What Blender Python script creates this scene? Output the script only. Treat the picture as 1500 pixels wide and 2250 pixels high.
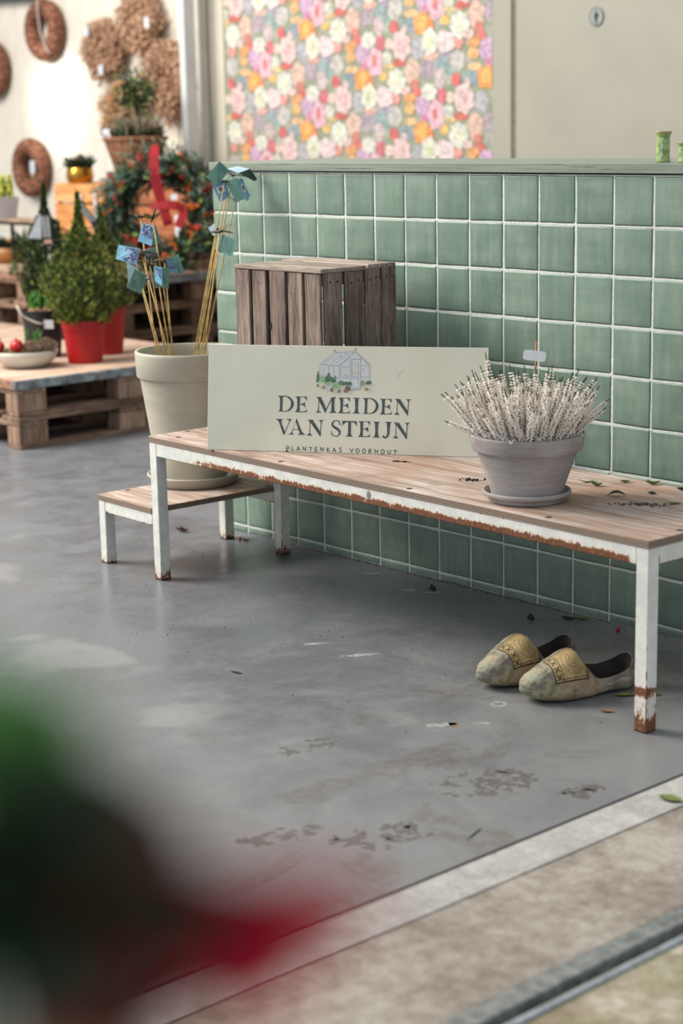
import bpy, bmesh, math, random, json
from mathutils import Vector, Matrix, Euler

for o in list(bpy.data.objects): bpy.data.objects.remove(o, do_unlink=True)
scene = bpy.context.scene
COL = scene.collection

# ------------------------------------------------------------------ camera
cam_d = bpy.data.cameras.new('camera')
cam = bpy.data.objects.new('camera', cam_d); COL.objects.link(cam)
cam_d.sensor_fit = 'VERTICAL'; cam_d.sensor_height = 36.0; cam_d.sensor_width = 24.0
cam_d.lens = 3880.5 / 2250 * 36.0
cam_d.clip_start = 0.02; cam_d.clip_end = 200
def cam_axes(yaw, pitch, roll):
    f = Vector((math.sin(yaw)*math.cos(pitch), math.cos(yaw)*math.cos(pitch), -math.sin(pitch)))
    r = Vector((math.cos(yaw), -math.sin(yaw), 0)); u = r.cross(f)
    return math.cos(roll)*r + math.sin(roll)*u, -math.sin(roll)*r + math.cos(roll)*u, f
_r, _u, _f = cam_axes(-0.84514574, 0.21506757, -0.02061531)
cam.matrix_world = Matrix(((_r.x, _u.x, -_f.x, 4.60973), (_r.y, _u.y, -_f.y, -3.66102), (_r.z, _u.z, -_f.z, 1.34863), (0, 0, 0, 1)))
scene.camera = cam
cam_d.dof.use_dof = True
cam_d.dof.focus_distance = 4.75
cam_d.dof.aperture_fstop = 2.6
# ------------------------------------------------------------------ light and exposure
world = bpy.data.worlds.new('overcast'); scene.world = world; world.use_nodes = True
wn = world.node_tree; wn.nodes.clear()
w_out = wn.nodes.new('ShaderNodeOutputWorld'); w_bg = wn.nodes.new('ShaderNodeBackground')
w_bg.inputs['Color'].default_value = (0.86, 0.92, 1.0, 1); w_bg.inputs['Strength'].default_value = 0.70
wn.links.new(w_bg.outputs[0], w_out.inputs['Surface'])
def area(name, loc, target, size, power, color):
    l = bpy.data.lights.new(name, 'AREA'); l.shape = 'SQUARE'; l.size = size; l.energy = power; l.color = color
    o = bpy.data.objects.new(name, l); COL.objects.link(o); o.location = loc
    o.rotation_euler = (Vector(target) - Vector(loc)).to_track_quat('-Z', 'Y').to_euler(); return o
area('roof_glazing_light', (-4.2, -3.5, 4.5), (0.3, -0.3, 0.4), 3.4, 700, (1.0, 0.94, 0.85))
area('roof_glazing_light', (-2.7, -1.7, 5.0), (-1.9, -.9, 0), 2.4, 230, (1.0, 0.93, 0.82))
def spot(name, loc, target, angle, blend, power, color, radius=.1):
    l = bpy.data.lights.new(name, 'SPOT'); l.spot_size = math.radians(angle); l.spot_blend = blend; l.energy = power; l.color = color; l.shadow_soft_size = radius
    o = bpy.data.objects.new(name, l); COL.objects.link(o); o.location = loc
    o.rotation_euler = (Vector(target) - Vector(loc)).to_track_quat('-Z', 'Y').to_euler(); return o
spot('sun_patch_spot', (-4.9, -2.4, 3.1), (-5.64, 3.0, 1.53), 8.5, 1.0, 2500, (1.0, 0.93, 0.82), .12)  # added spot, stands in for the sun patch on the white wall
spot('sun_patch_spot', (-2.3, 1.0, 3.4), (-2.1, 3.0, 1.75), 40, 1.0, 22, (1.0, 0.93, 0.84))  # added spot that brightens the right of the floral paper, no fixture there
spot('sun_patch_spot', (-3.9, 0.9, 3.4), (-3.75, 3.0, 1.9), 46, 1.0, 70, (1.0, 0.94, 0.86))  # added spot lifting the wall around the paper's left edge, not a fitting
scene.view_settings.view_transform = 'Standard'; scene.view_settings.look = 'None'
scene.view_settings.gamma = 1; scene.view_settings.use_curve_mapping = False
scene.view_settings.exposure = 0.10
scene.cycles.max_bounces = 6

DATA = json.loads(r'''{"sign":{"o":[0.607,-0.6222,0.446],"d":[0.83799,0.54568,0.0],"up":[-0.08536,0.13109,0.98769]},"title":[[[209.5,158.1],[224.9,158.8],[224.9,156.2],[224.2,148.5],[223.7,125.2],[224.4,115.3],[223.9,114.0],[210.4,114.2],[216.2,117.3],[216.9,125.1],[216.9,148.3],[215.5,154.3]],[[224.0,158.8],[232.1,159.0],[232.1,156.6],[224.0,156.2]],[[232.1,159.0],[241.1,157.3],[238.5,154.4],[232.1,156.6]],[[241.1,157.3],[250.2,152.0],[245.3,148.9],[238.5,154.4]],[[250.2,152.0],[256.7,143.1],[249.0,142.1],[245.3,148.9]],[[256.7,143.1],[257.7,135.4],[249.6,135.2],[249.0,142.1]],[[257.7,135.4],[255.2,126.7],[248.4,129.2],[249.6,135.2]],[[255.2,126.7],[249.9,119.8],[244.9,123.1],[248.4,129.2]],[[249.9,119.8],[241.9,115.3],[239.2,117.8],[244.9,123.1]],[[241.9,115.3],[233.9,113.8],[232.9,115.5],[239.2,117.8]],[[233.9,113.8],[223.0,113.8],[223.9,115.6],[232.9,115.5]],[[260.9,157.4],[295.8,157.6],[295.9,154.2],[295.0,146.5],[293.8,146.5],[292.8,150.7],[288.7,155.4],[282.4,156.3],[276.6,156.2],[275.8,149.5],[275.2,136.6],[280.1,136.3],[286.4,139.4],[290.3,142.5],[290.9,135.2],[291.1,127.5],[289.7,127.5],[287.4,131.7],[282.0,134.2],[275.2,134.5],[275.0,124.6],[274.7,116.0],[281.5,115.1],[290.4,116.3],[294.8,119.0],[297.4,124.6],[296.6,118.2],[295.8,113.9],[260.0,113.1],[265.3,116.6],[267.8,124.4],[268.0,136.5],[267.3,150.2],[265.4,154.5]],[[324.4,156.9],[338.7,157.2],[338.3,154.6],[347.1,137.3],[353.6,124.1],[368.5,156.9],[381.4,158.0],[377.1,151.6],[376.5,136.2],[377.3,119.9],[383.6,113.7],[361.4,112.8],[368.0,117.2],[368.5,136.0],[368.2,149.7],[355.4,122.9],[351.4,112.5],[349.4,114.2],[332.7,145.5],[332.0,134.4],[331.9,118.1],[339.6,114.0],[321.8,112.7],[328.4,117.6],[330.2,135.2],[330.4,147.2],[329.0,152.3]],[[387.6,156.5],[422.1,156.8],[422.2,153.4],[421.3,145.7],[420.1,145.7],[419.2,149.9],[415.1,154.5],[408.9,155.5],[403.1,155.4],[402.4,148.7],[401.8,135.9],[406.6,135.6],[412.8,138.7],[416.7,141.8],[417.3,134.5],[417.4,126.9],[416.1,126.8],[413.8,131.1],[408.5,133.5],[401.8,133.8],[401.6,124.0],[401.3,115.4],[408.0,114.6],[416.8,115.8],[421.2,118.4],[423.7,124.0],[423.0,117.6],[422.2,113.3],[386.8,112.5],[392.0,116.1],[394.5,123.8],[394.7,135.8],[393.9,149.4],[392.1,153.7]],[[430.5,157.3],[451.6,156.6],[446.9,153.4],[445.8,141.9],[445.7,128.2],[446.8,117.2],[452.6,112.9],[430.1,113.0],[436.2,117.0],[438.2,128.1],[437.4,141.7],[436.3,153.6]],[[458.4,156.5],[473.4,157.2],[473.4,154.7],[472.7,147.0],[472.3,124.1],[473.0,114.3],[472.6,113.0],[459.4,113.1],[465.0,116.2],[465.7,123.9],[465.7,146.9],[464.2,152.8]],[[472.5,157.2],[480.4,157.4],[480.4,155.0],[472.5,154.7]],[[480.4,157.4],[489.2,155.7],[486.6,152.8],[480.4,155.0]],[[489.2,155.7],[498.1,150.5],[493.3,147.4],[486.6,152.8]],[[498.1,150.5],[504.4,141.7],[497.0,140.7],[493.3,147.4]],[[504.4,141.7],[505.5,134.1],[497.6,133.9],[497.0,140.7]],[[505.5,134.1],[503.0,125.6],[496.4,128.0],[497.6,133.9]],[[503.0,125.6],[497.9,118.7],[493.0,122.0],[496.4,128.0]],[[497.9,118.7],[490.1,114.2],[487.4,116.7],[493.0,122.0]],[[490.1,114.2],[482.3,112.8],[481.3,114.5],[487.4,116.7]],[[482.3,112.8],[471.7,112.8],[472.6,114.5],[481.3,114.5]],[[508.7,155.6],[542.8,155.9],[542.9,152.5],[542.0,144.9],[540.9,144.9],[539.9,149.1],[535.9,153.6],[529.7,154.6],[524.1,154.5],[523.3,147.9],[522.8,135.2],[527.6,134.8],[533.6,137.9],[537.5,141.0],[538.1,133.8],[538.3,126.2],[536.9,126.1],[534.7,130.3],[529.4,132.7],[522.8,133.0],[522.6,123.3],[522.4,114.8],[528.9,113.9],[537.6,115.1],[541.9,117.8],[544.4,123.3],[543.7,117.0],[542.9,112.7],[508.0,111.9],[513.2,115.4],[515.6,123.1],[515.8,135.0],[515.0,148.6],[513.2,152.8]],[[551.5,155.7],[566.3,156.4],[588.8,123.7],[589.6,144.8],[589.0,151.6],[583.3,155.7],[599.8,156.2],[592.9,152.5],[591.8,144.9],[591.0,122.9],[590.2,110.0],[588.2,111.0],[560.4,148.1],[559.5,142.5],[559.8,118.8],[566.5,112.2],[550.4,112.3],[557.6,118.8],[557.9,142.5],[558.2,149.3],[556.8,151.8]],[[204.5,92.9],[227.1,92.5],[222.2,89.4],[222.3,81.2],[225.6,72.7],[232.7,57.3],[245.2,86.1],[243.3,89.5],[236.1,92.7],[253.6,93.2],[247.9,87.9],[234.1,55.6],[230.2,47.1],[227.9,49.4],[215.5,81.9],[211.8,87.9]],[[267.5,95.2],[270.8,85.8],[282.6,58.6],[292.7,49.4],[270.2,48.8],[276.5,52.4],[276.4,55.0],[265.0,84.0],[266.3,90.9]],[[267.5,95.2],[266.3,90.0],[256.4,64.4],[254.4,54.4],[259.4,49.8],[242.8,48.9],[251.2,53.9],[264.1,85.7],[265.3,91.7]],[[256.0,64.8],[273.5,64.8],[274.0,63.1],[255.6,63.1]],[[299.0,91.9],[314.2,92.6],[337.2,59.5],[338.1,81.0],[337.5,87.8],[331.6,91.9],[348.5,92.5],[341.5,88.7],[340.3,81.0],[339.4,58.7],[338.5,45.6],[336.6,46.6],[308.1,84.1],[307.1,78.5],[307.3,54.4],[314.2,47.7],[297.6,47.8],[305.1,54.4],[305.5,78.5],[305.8,85.3],[304.4,87.9]],[[394.9,78.5],[394.6,86.5],[391.6,85.7],[393.4,78.3]],[[394.6,86.5],[391.7,91.3],[389.8,89.3],[391.6,85.7]],[[391.7,91.3],[386.5,92.9],[386.1,90.9],[389.8,89.3]],[[386.5,92.9],[380.7,93.0],[381.3,91.0],[386.1,90.9]],[[380.7,93.0],[374.4,90.5],[377.1,87.8],[381.3,91.0]],[[374.4,90.5],[369.7,84.7],[374.8,83.2],[377.1,87.8]],[[369.7,84.7],[369.6,77.7],[375.2,79.8],[374.8,83.2]],[[369.6,77.7],[374.0,72.2],[378.0,77.0],[375.2,79.8]],[[374.0,72.2],[381.2,67.4],[385.2,73.5],[378.0,77.0]],[[381.2,67.4],[387.9,63.3],[393.0,68.6],[385.2,73.5]],[[387.9,63.3],[391.5,59.5],[397.6,61.5],[393.0,68.6]],[[391.5,59.5],[392.0,56.1],[396.4,54.6],[397.6,61.5]],[[392.0,56.1],[389.7,51.3],[391.8,49.0],[396.4,54.6]],[[389.7,51.3],[385.3,48.7],[385.7,46.5],[391.8,49.0]],[[385.3,48.7],[380.4,49.0],[379.9,47.0],[385.7,46.5]],[[380.4,49.0],[374.8,51.4],[372.9,48.9],[379.9,47.0]],[[374.8,51.4],[371.9,55.1],[369.5,54.4],[372.9,48.9]],[[371.9,55.1],[370.3,62.5],[368.9,62.3],[369.5,54.4]],[[401.4,91.9],[443.4,91.1],[443.2,78.8],[441.9,78.7],[439.6,83.8],[433.3,87.9],[426.7,88.6],[426.7,69.8],[427.2,52.8],[432.4,47.8],[411.2,47.7],[417.8,51.7],[418.7,69.6],[418.7,88.4],[411.2,87.8],[404.3,82.1],[402.1,77.8],[401.2,78.6]],[[447.4,91.4],[481.7,91.8],[481.8,88.4],[480.9,80.7],[479.7,80.7],[478.8,84.9],[474.7,89.5],[468.5,90.4],[462.8,90.3],[462.1,83.6],[461.5,70.8],[466.3,70.5],[472.4,73.7],[476.3,76.7],[476.9,69.5],[477.1,61.9],[475.8,61.8],[473.5,66.0],[468.1,68.5],[461.5,68.7],[461.3,58.9],[461.1,50.4],[467.7,49.5],[476.5,50.8],[480.8,53.4],[483.3,59.0],[482.6,52.6],[481.8,48.3],[446.6,47.4],[451.8,51.0],[454.3,58.7],[454.4,70.7],[453.7,84.3],[451.8,88.5]],[[490.0,91.4],[511.1,90.8],[506.3,87.5],[505.3,76.0],[505.2,62.4],[506.3,51.4],[512.1,47.1],[489.7,47.1],[495.8,51.1],[497.7,62.2],[497.0,75.8],[495.8,87.7]],[[524.2,91.7],[545.2,91.4],[540.5,87.9],[539.0,76.0],[538.5,59.0],[535.6,51.3],[530.5,46.5],[527.0,45.3],[522.6,45.8],[519.1,48.3],[518.1,50.8],[519.8,53.4],[522.9,53.3],[525.6,50.2],[527.8,49.8],[530.3,53.7],[532.0,58.8],[531.6,75.8],[530.4,87.6]],[[549.6,90.0],[564.4,90.7],[586.9,58.1],[587.7,79.3],[587.1,86.0],[581.4,90.1],[597.8,90.7],[591.0,87.0],[589.9,79.3],[589.1,57.3],[588.3,44.4],[586.3,45.4],[558.5,82.4],[557.6,76.8],[557.8,53.1],[564.5,46.5],[548.4,46.5],[555.7,53.0],[556.0,76.8],[556.3,83.6],[554.9,86.1]]],"sub":[[[238.4,2.9],[238.5,14.7]],[[238.5,14.7],[243.5,15.4],[246.1,12.7],[244.7,9.3],[239.1,8.0]],[[255.2,15.7],[254.0,4.5],[260.6,5.2]],[[268.9,3.8],[272.7,15.6],[278.2,3.5]],[[270.5,7.7],[276.6,7.9]],[[286.9,4.8],[287.9,14.9],[295.1,4.5],[296.0,15.7]],[[305.4,13.7],[314.1,14.2]],[[309.8,13.8],[309.5,3.8]],[[329.2,16.0],[323.8,15.3],[322.8,3.0],[329.8,3.0]],[[323.2,9.2],[328.8,9.6]],[[338.7,4.6],[339.7,15.2],[346.8,4.6],[347.8,15.4]],[[358.8,15.7],[358.5,3.1]],[[365.2,13.7],[358.7,8.5],[366.5,4.5]],[[375.0,3.4],[379.0,14.8],[383.9,3.1]],[[376.3,6.7],[382.7,6.7]],[[400.4,15.8],[395.8,15.1],[394.1,12.2],[398.2,9.0],[400.6,6.3],[398.3,3.5],[392.6,4.1]],[[424.8,13.6],[430.0,3.8],[434.7,13.9]],[[451.9,8.8],[451.6,6.7],[450.7,4.9],[449.2,3.6],[447.5,3.2],[445.7,3.5],[444.2,4.7],[443.2,6.5],[442.8,8.6],[443.1,10.7],[444.0,12.5],[445.5,13.8],[447.2,14.3],[449.0,13.9],[450.5,12.7],[451.5,10.9],[451.9,8.8]],[[470.4,8.8],[470.1,6.7],[469.1,4.8],[467.7,3.6],[465.9,3.1],[464.2,3.5],[462.7,4.7],[461.6,6.4],[461.2,8.5],[461.5,10.7],[462.5,12.5],[463.9,13.7],[465.7,14.2],[467.4,13.8],[469.0,12.7],[470.0,10.9],[470.4,8.8]],[[479.9,1.8],[480.5,13.5]],[[480.5,13.5],[485.4,13.9],[487.2,10.9],[484.9,8.4],[480.4,8.0],[487.9,2.3]],[[497.7,14.0],[497.6,1.5]],[[505.7,13.6],[505.3,2.0]],[[497.6,8.4],[505.5,8.3]],[[525.1,8.4],[524.8,6.3],[523.8,4.5],[522.2,3.2],[520.4,2.8],[518.6,3.1],[517.0,4.3],[515.9,6.1],[515.5,8.2],[515.8,10.3],[516.8,12.1],[518.4,13.3],[520.2,13.8],[522.0,13.4],[523.6,12.3],[524.7,10.5],[525.1,8.4]],[[535.3,13.1],[534.8,6.2],[537.5,2.6],[540.9,3.3],[542.7,6.9],[542.9,13.3]],[[551.2,12.1],[561.1,12.1]],[[556.0,11.9],[555.9,2.0]]],"gfill":[[[[334.1,251.0],[369.5,281.9],[436.2,287.6],[479.4,249.0],[478.6,205.6],[452.8,202.8],[452.1,181.4],[424.9,179.7],[391.0,204.1],[389.6,210.1],[332.2,219.9],[331.7,247.4]],[205,209,208]],[[[426.2,264.3],[450.2,264.6],[452.1,181.4],[426.2,180.9]],[208,212,218]],[[[392.7,242.3],[420.5,242.7],[421.6,219.0],[393.2,217.3]],[200,203,196]],[[[427.5,258.3],[444.2,258.6],[445.1,217.0],[428.5,216.7]],[203,205,194]]],"gline":[[[334.1,251.0],[370.8,280.8],0.63],[[369.5,283.1],[435.5,288.2],0.76],[[334.1,249.2],[388.9,245.8],1.51],[[388.8,247.0],[435.5,287.0],1.13],[[395.0,249.5],[421.7,270.1],0.63],[[436.8,286.4],[479.4,249.0],1.01],[[438.8,281.1],[475.2,248.9],0.5],[[390.1,244.1],[419.8,244.5],0.88],[[331.7,246.2],[332.1,224.6],0.63],[[357.9,244.2],[357.7,220.3],1.13],[[362.2,244.2],[362.0,234.7],0.63],[[372.2,243.8],[373.3,218.1],1.13],[[388.9,243.5],[390.2,211.3],1.01],[[392.7,242.3],[392.6,216.1],0.5],[[421.1,268.9],[423.9,184.4],0.88],[[425.6,261.9],[426.7,214.3],1.13],[[426.2,265.2],[449.6,265.5],1.76],[[444.8,258.6],[446.4,186.0],1.01],[[450.1,269.3],[452.2,185.0],1.01],[[427.9,214.9],[445.1,216.4],0.88],[[428.0,209.5],[444.0,211.0],1.01],[[425.0,178.7],[452.0,182.6],1.64],[[429.8,185.1],[444.5,186.6],0.76],[[476.4,247.2],[478.0,205.6],0.88],[[451.8,246.2],[476.4,247.2],0.76],[[452.5,215.5],[479.5,217.5],0.88],[[392.1,211.1],[423.0,212.4],0.88],[[396.9,216.8],[408.0,218.7],0.63],[[408.0,218.1],[420.4,216.6],0.63],[[345.2,253.5],[381.9,280.3],0.76],[[365.1,252.6],[382.8,268.4],0.5],[[378.8,252.8],[417.8,282.0],0.63],[[389.4,278.0],[398.0,283.5],0.76],[[384.6,273.2],[398.8,272.8],1.01],[[388.4,269.4],[395.8,269.8],0.63],[[401.7,283.0],[411.5,284.3],1.13],[[404.3,278.2],[410.4,280.7],0.63],[[423.9,283.2],[430.0,285.1],1.26],[[375.7,283.2],[384.3,283.9],0.88],[[412.7,261.1],[418.9,257.0],0.76],[[430.6,258.4],[440.0,253.2],0.88],[[430.9,247.7],[438.3,247.8],0.76],[[345.9,220.1],[353.3,223.2],1.01],[[337.2,221.1],[343.4,223.6],0.5],[[458.1,241.0],[458.3,231.4],1.01],[[343.7,239.2],[344.5,227.2],0.76],[[430.7,226.2],[441.2,226.4],0.38]],"gell":[[[374.9,289.7],1.83,1.7,[120,118,115]],[[375.0,286.2],2.35,1.21,[130,128,125]],[[436.0,295.3],2.09,1.7,[120,118,115]],[[435.4,291.5],2.61,1.21,[130,128,125]],[[327.8,224.6],2.35,4.85,[100,140,115]],[[328.0,212.6],4.44,10.92,[95,135,110]],[[326.3,203.0],3.4,4.85,[85,125,100]],[[341.1,211.6],6.53,4.85,[150,185,145]],[[338.8,205.6],6.53,5.46,[160,195,155]],[[345.6,205.7],5.23,6.07,[145,180,140]],[[359.0,220.3],3.66,5.46,[90,130,105]],[[358.0,209.5],9.15,8.49,[88,128,104]],[[355.0,204.7],6.53,4.85,[80,118,96]],[[368.6,207.3],6.53,6.07,[84,122,100]],[[374.9,202.7],6.53,6.07,[78,115,95]],[[378.4,213.5],3.27,4.85,[120,150,130]],[[357.6,195.8],10.45,3.88,[150,190,145]],[[381.3,195.6],7.84,4.85,[150,190,140]],[[378.9,188.4],7.84,5.46,[130,175,130]],[[386.4,188.5],6.53,4.85,[155,190,145]],[[396.1,198.2],7.84,6.07,[110,138,125]],[[402.3,196.0],5.88,4.85,[95,125,112]],[[411.0,196.7],7.19,4.85,[88,120,104]],[[420.9,196.3],6.53,5.1,[82,112,98]],[[386.0,204.0],5.23,4.85,[190,198,200]],[[458.4,200.5],4.18,4.85,[120,160,120]],[[459.2,194.0],5.88,3.64,[140,180,135]],[[473.8,199.0],7.19,4.61,[86,122,102]],[[479.3,200.3],4.97,4.61,[78,112,94]],[[327.9,189.3],3.66,3.88,[150,128,112]],[[345.4,184.2],3.92,4.61,[165,138,112]],[[337.9,188.8],5.23,3.15,[208,204,186]],[[361.1,179.1],5.23,4.85,[190,205,225]],[[369.2,178.1],4.44,5.82,[122,116,112]],[[381.7,175.3],5.23,3.64,[208,202,184]],[[391.0,174.5],4.7,4.37,[138,128,120]],[[401.4,182.8],6.79,5.1,[212,204,180]],[[415.6,183.7],8.1,5.58,[118,104,104]],[[409.6,175.6],6.27,4.85,[150,116,106]],[[418.8,178.4],3.92,2.43,[120,95,90]],[[460.6,183.3],5.23,3.15,[208,204,190]],[[476.6,184.2],5.88,3.4,[206,200,186]],[[470.5,181.7],4.97,3.64,[158,128,114]],[[352.8,187.9],3.66,3.4,[185,198,215]]],"wp":{"o":[-3.5563,1.6086],"u":[0.4574,-0.2836],"v":[0.4659,0.2663],"m":[[0.6293,0.1074,0.0455,0.0292,[160,150,175]],[0.4224,0.1454,0.0469,0.0592,[172,172,182]],[0.6417,0.024,0.0379,0.0341,[138,165,160]],[-0.1136,-0.0016,0.0677,0.0387,[130,150,160]],[0.4887,0.0391,0.0582,0.0518,[165,152,166]],[0.1962,0.0645,0.0485,0.0201,[222,195,135]],[0.1708,0.0402,0.0487,0.0202,[175,170,130]],[0.5974,0.0647,0.0458,0.0366,[142,165,170]],[0.5871,-0.0134,0.0421,0.0515,[202,184,186]],[0.6555,-0.0204,0.0227,0.0244,[165,180,160]],[0.7149,0.07,0.0525,0.0557,[192,190,186]],[-0.0853,0.0567,0.0522,0.0195,[230,185,135]],[0.3826,0.0279,0.0591,0.0646,[217,182,166]],[0.4,-0.0324,0.0354,0.0249,[200,120,105]],[0.5219,0.1019,0.054,0.0221,[220,172,160]],[0.1898,0.1051,0.0405,0.0327,[205,208,195]],[0.2853,0.0788,0.0519,0.0225,[198,95,85]],[0.1613,0.0102,0.0366,0.0243,[225,185,110]],[0.0164,0.0813,0.0332,0.0306,[205,130,165]],[-0.0016,0.1406,0.0515,0.0534,[200,165,200]],[0.1446,0.185,0.0374,0.0402,[205,105,118]],[-0.04,0.2085,0.035,0.0244,[215,108,100]],[-0.0919,0.1776,0.0463,0.0281,[222,152,95]],[-0.0947,0.1213,0.0379,0.0307,[226,175,115]],[0.0993,0.0883,0.0615,0.0734,[226,178,198]],[0.0955,0.0936,0.018,0.0329,[205,110,105]],[0.0512,0.2044,0.0544,0.0455,[216,217,207]],[0.7046,-0.0219,0.0346,0.0302,[215,95,95]],[0.209,0.1746,0.0322,0.03,[222,202,190]],[0.3278,0.2438,0.0221,0.0247,[215,190,185]],[0.3048,0.1654,0.0731,0.0745,[226,197,197]],[0.3048,0.1654,0.0358,0.0398,[217,180,182]],[0.0,0.0,0.065,0.0589,[236,152,80]],[0.0002,0.0051,0.0333,0.0358,[240,180,95]],[0.053,-0.0221,0.0331,0.0306,[225,130,70]],[0.7253,0.1639,0.0358,0.0361,[220,148,138]],[0.6313,0.1705,0.0697,0.0558,[226,207,212]],[0.5168,0.1757,0.0601,0.066,[222,222,207]],[0.5168,0.1757,0.027,0.0293,[205,212,175]],[0.2693,-0.0184,0.0682,0.0678,[217,222,212]],[0.2693,-0.0184,0.0321,0.0327,[225,226,200]],[0.3353,-0.0656,0.0358,0.0225,[222,190,185]]]},"stakes":[{"s":[[-0.177,-0.264,1.0708],[-0.0097,-0.342,0.6359]],"cards":[["photo",[[-0.1528,-0.2725,1.0558],[-0.1102,-0.2592,1.044],[-0.1145,-0.2693,0.9813],[-0.1635,-0.2887,0.9966]]],["plain",[[-0.1102,-0.2592,1.044],[-0.1319,-0.2369,1.0458],[-0.1345,-0.2128,0.987],[-0.1145,-0.2693,0.9813]]]]},{"s":[[-0.1168,-0.2591,1.0669],[0.0439,-0.3119,0.6373]],"cards":[["photo",[[-0.0511,-0.259,0.9358],[-0.0228,-0.2442,0.9308],[-0.0194,-0.2377,0.892],[-0.0476,-0.2514,0.9004]]],["plain",[[-0.0709,-0.2498,0.9379],[-0.036,-0.22,0.9558],[-0.0239,-0.2098,0.8986],[-0.0572,-0.2196,0.889]]]]},{"s":[[-0.1224,-0.3031,0.9525],[0.0411,-0.33,0.6389]],"cards":[["halfphoto",[[-0.1949,-0.3428,0.9863],[-0.1226,-0.3114,0.9748],[-0.1216,-0.3267,0.925],[-0.1857,-0.3624,0.9421]]]]},{"s":[[-0.0721,-0.3505,0.8704],[0.0285,-0.359,0.6408]],"cards":[["lines",[[-0.0568,-0.3795,0.9174],[-0.0441,-0.3418,0.8946],[-0.0571,-0.3603,0.8361],[-0.0736,-0.4027,0.8575]]],["dark",[[-0.0568,-0.3795,0.9174],[-0.0736,-0.4027,0.8575],[-0.0988,-0.3774,0.8805],[-0.0925,-0.3585,0.9161]]]]},{"s":[[-0.1172,-0.2772,0.9197],[0.0171,-0.3269,0.6366]],"cards":[["dark",[[-0.1109,-0.3158,0.9685],[-0.08,-0.2769,0.9804],[-0.0494,-0.2946,0.9625],[-0.0723,-0.3336,0.9693]]],["grey",[[-0.0748,-0.3361,0.9702],[-0.0494,-0.2946,0.9625],[-0.0604,-0.2822,0.9439],[-0.0794,-0.3192,0.9437]]]]},{"s":[[-0.074,-0.2861,0.9319],[0.0356,-0.3212,0.6375]],"cards":[["photo",[[-0.0585,-0.3032,0.9209],[-0.0236,-0.296,0.9167],[-0.0236,-0.3001,0.8578],[-0.058,-0.3027,0.8737]]],["lines",[[-0.0318,-0.29,0.916],[-0.0333,-0.2619,0.9131],[-0.033,-0.2676,0.8479],[-0.0559,-0.3076,0.8514]]]]},{"s":[[-0.0953,-0.2344,0.9277],[0.0166,-0.2977,0.6336]],"cards":[]},{"s":[[-0.179,-0.2865,0.9157],[0.0012,-0.3298,0.6356]],"cards":[["pale",[[-0.1524,-0.3432,0.9335],[-0.1257,-0.3202,0.912],[-0.1284,-0.3328,0.8829],[-0.1404,-0.3496,0.8729]]]]},{"s":[[0.0933,-0.1231,1.1821],[0.1334,-0.3016,0.6436]],"cards":[["lines",[[0.129,-0.1689,1.2488],[0.1464,-0.1439,1.2186],[0.0856,-0.1513,1.1701],[0.0596,-0.171,1.199]]]]},{"s":[[0.0708,-0.0912,1.1692],[0.1166,-0.2755,0.6396]],"cards":[["code",[[0.048,-0.1437,1.1809],[0.078,-0.1079,1.187],[0.0865,-0.099,1.1381],[0.07,-0.125,1.1158]]]]},{"s":[[0.0833,-0.0824,1.1996],[0.131,-0.2744,0.6406]],"cards":[["lines",[[0.0946,-0.1211,1.1841],[0.1358,-0.1015,1.1959],[0.1507,-0.0911,1.1302],[0.1209,-0.0985,1.1156]]],["code",[[0.1349,-0.1058,1.1861],[0.112,-0.0677,1.1931],[0.1298,-0.0507,1.1367],[0.1574,-0.0868,1.1201]]]]},{"s":[[0.0759,-0.0699,1.1223],[0.1228,-0.2536,0.6379]],"cards":[["pale",[[0.0767,-0.0978,1.2225],[0.0649,-0.0473,1.2288],[0.1093,-0.0307,1.2206],[0.1267,-0.0918,1.2097]]],["dark",[[0.1267,-0.0918,1.2097],[0.1093,-0.0307,1.2206],[0.114,-0.0058,1.1867],[0.1248,-0.0261,1.1817]]]]},{"s":[[0.1225,-0.1723,1.0266],[0.1534,-0.2792,0.643]],"cards":[["lines",[[0.1422,-0.1686,1.0175],[0.1843,-0.156,1.0049],[0.1765,-0.1668,0.9519],[0.132,-0.1826,0.9627]]],["dark",[[0.1422,-0.1686,1.0175],[0.1115,-0.1568,1.0179],[0.1113,-0.1736,0.9671],[0.132,-0.1826,0.9627]]]]},{"s":[[0.0684,-0.1399,1.0291],[0.1061,-0.2723,0.6384]],"cards":[["pale",[[0.0478,-0.1604,1.0372],[0.0676,-0.148,1.0545],[0.0745,-0.1526,1.0165],[0.0611,-0.1533,1.0134]]]]}]}''')
rnd = random.Random(7)

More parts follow.
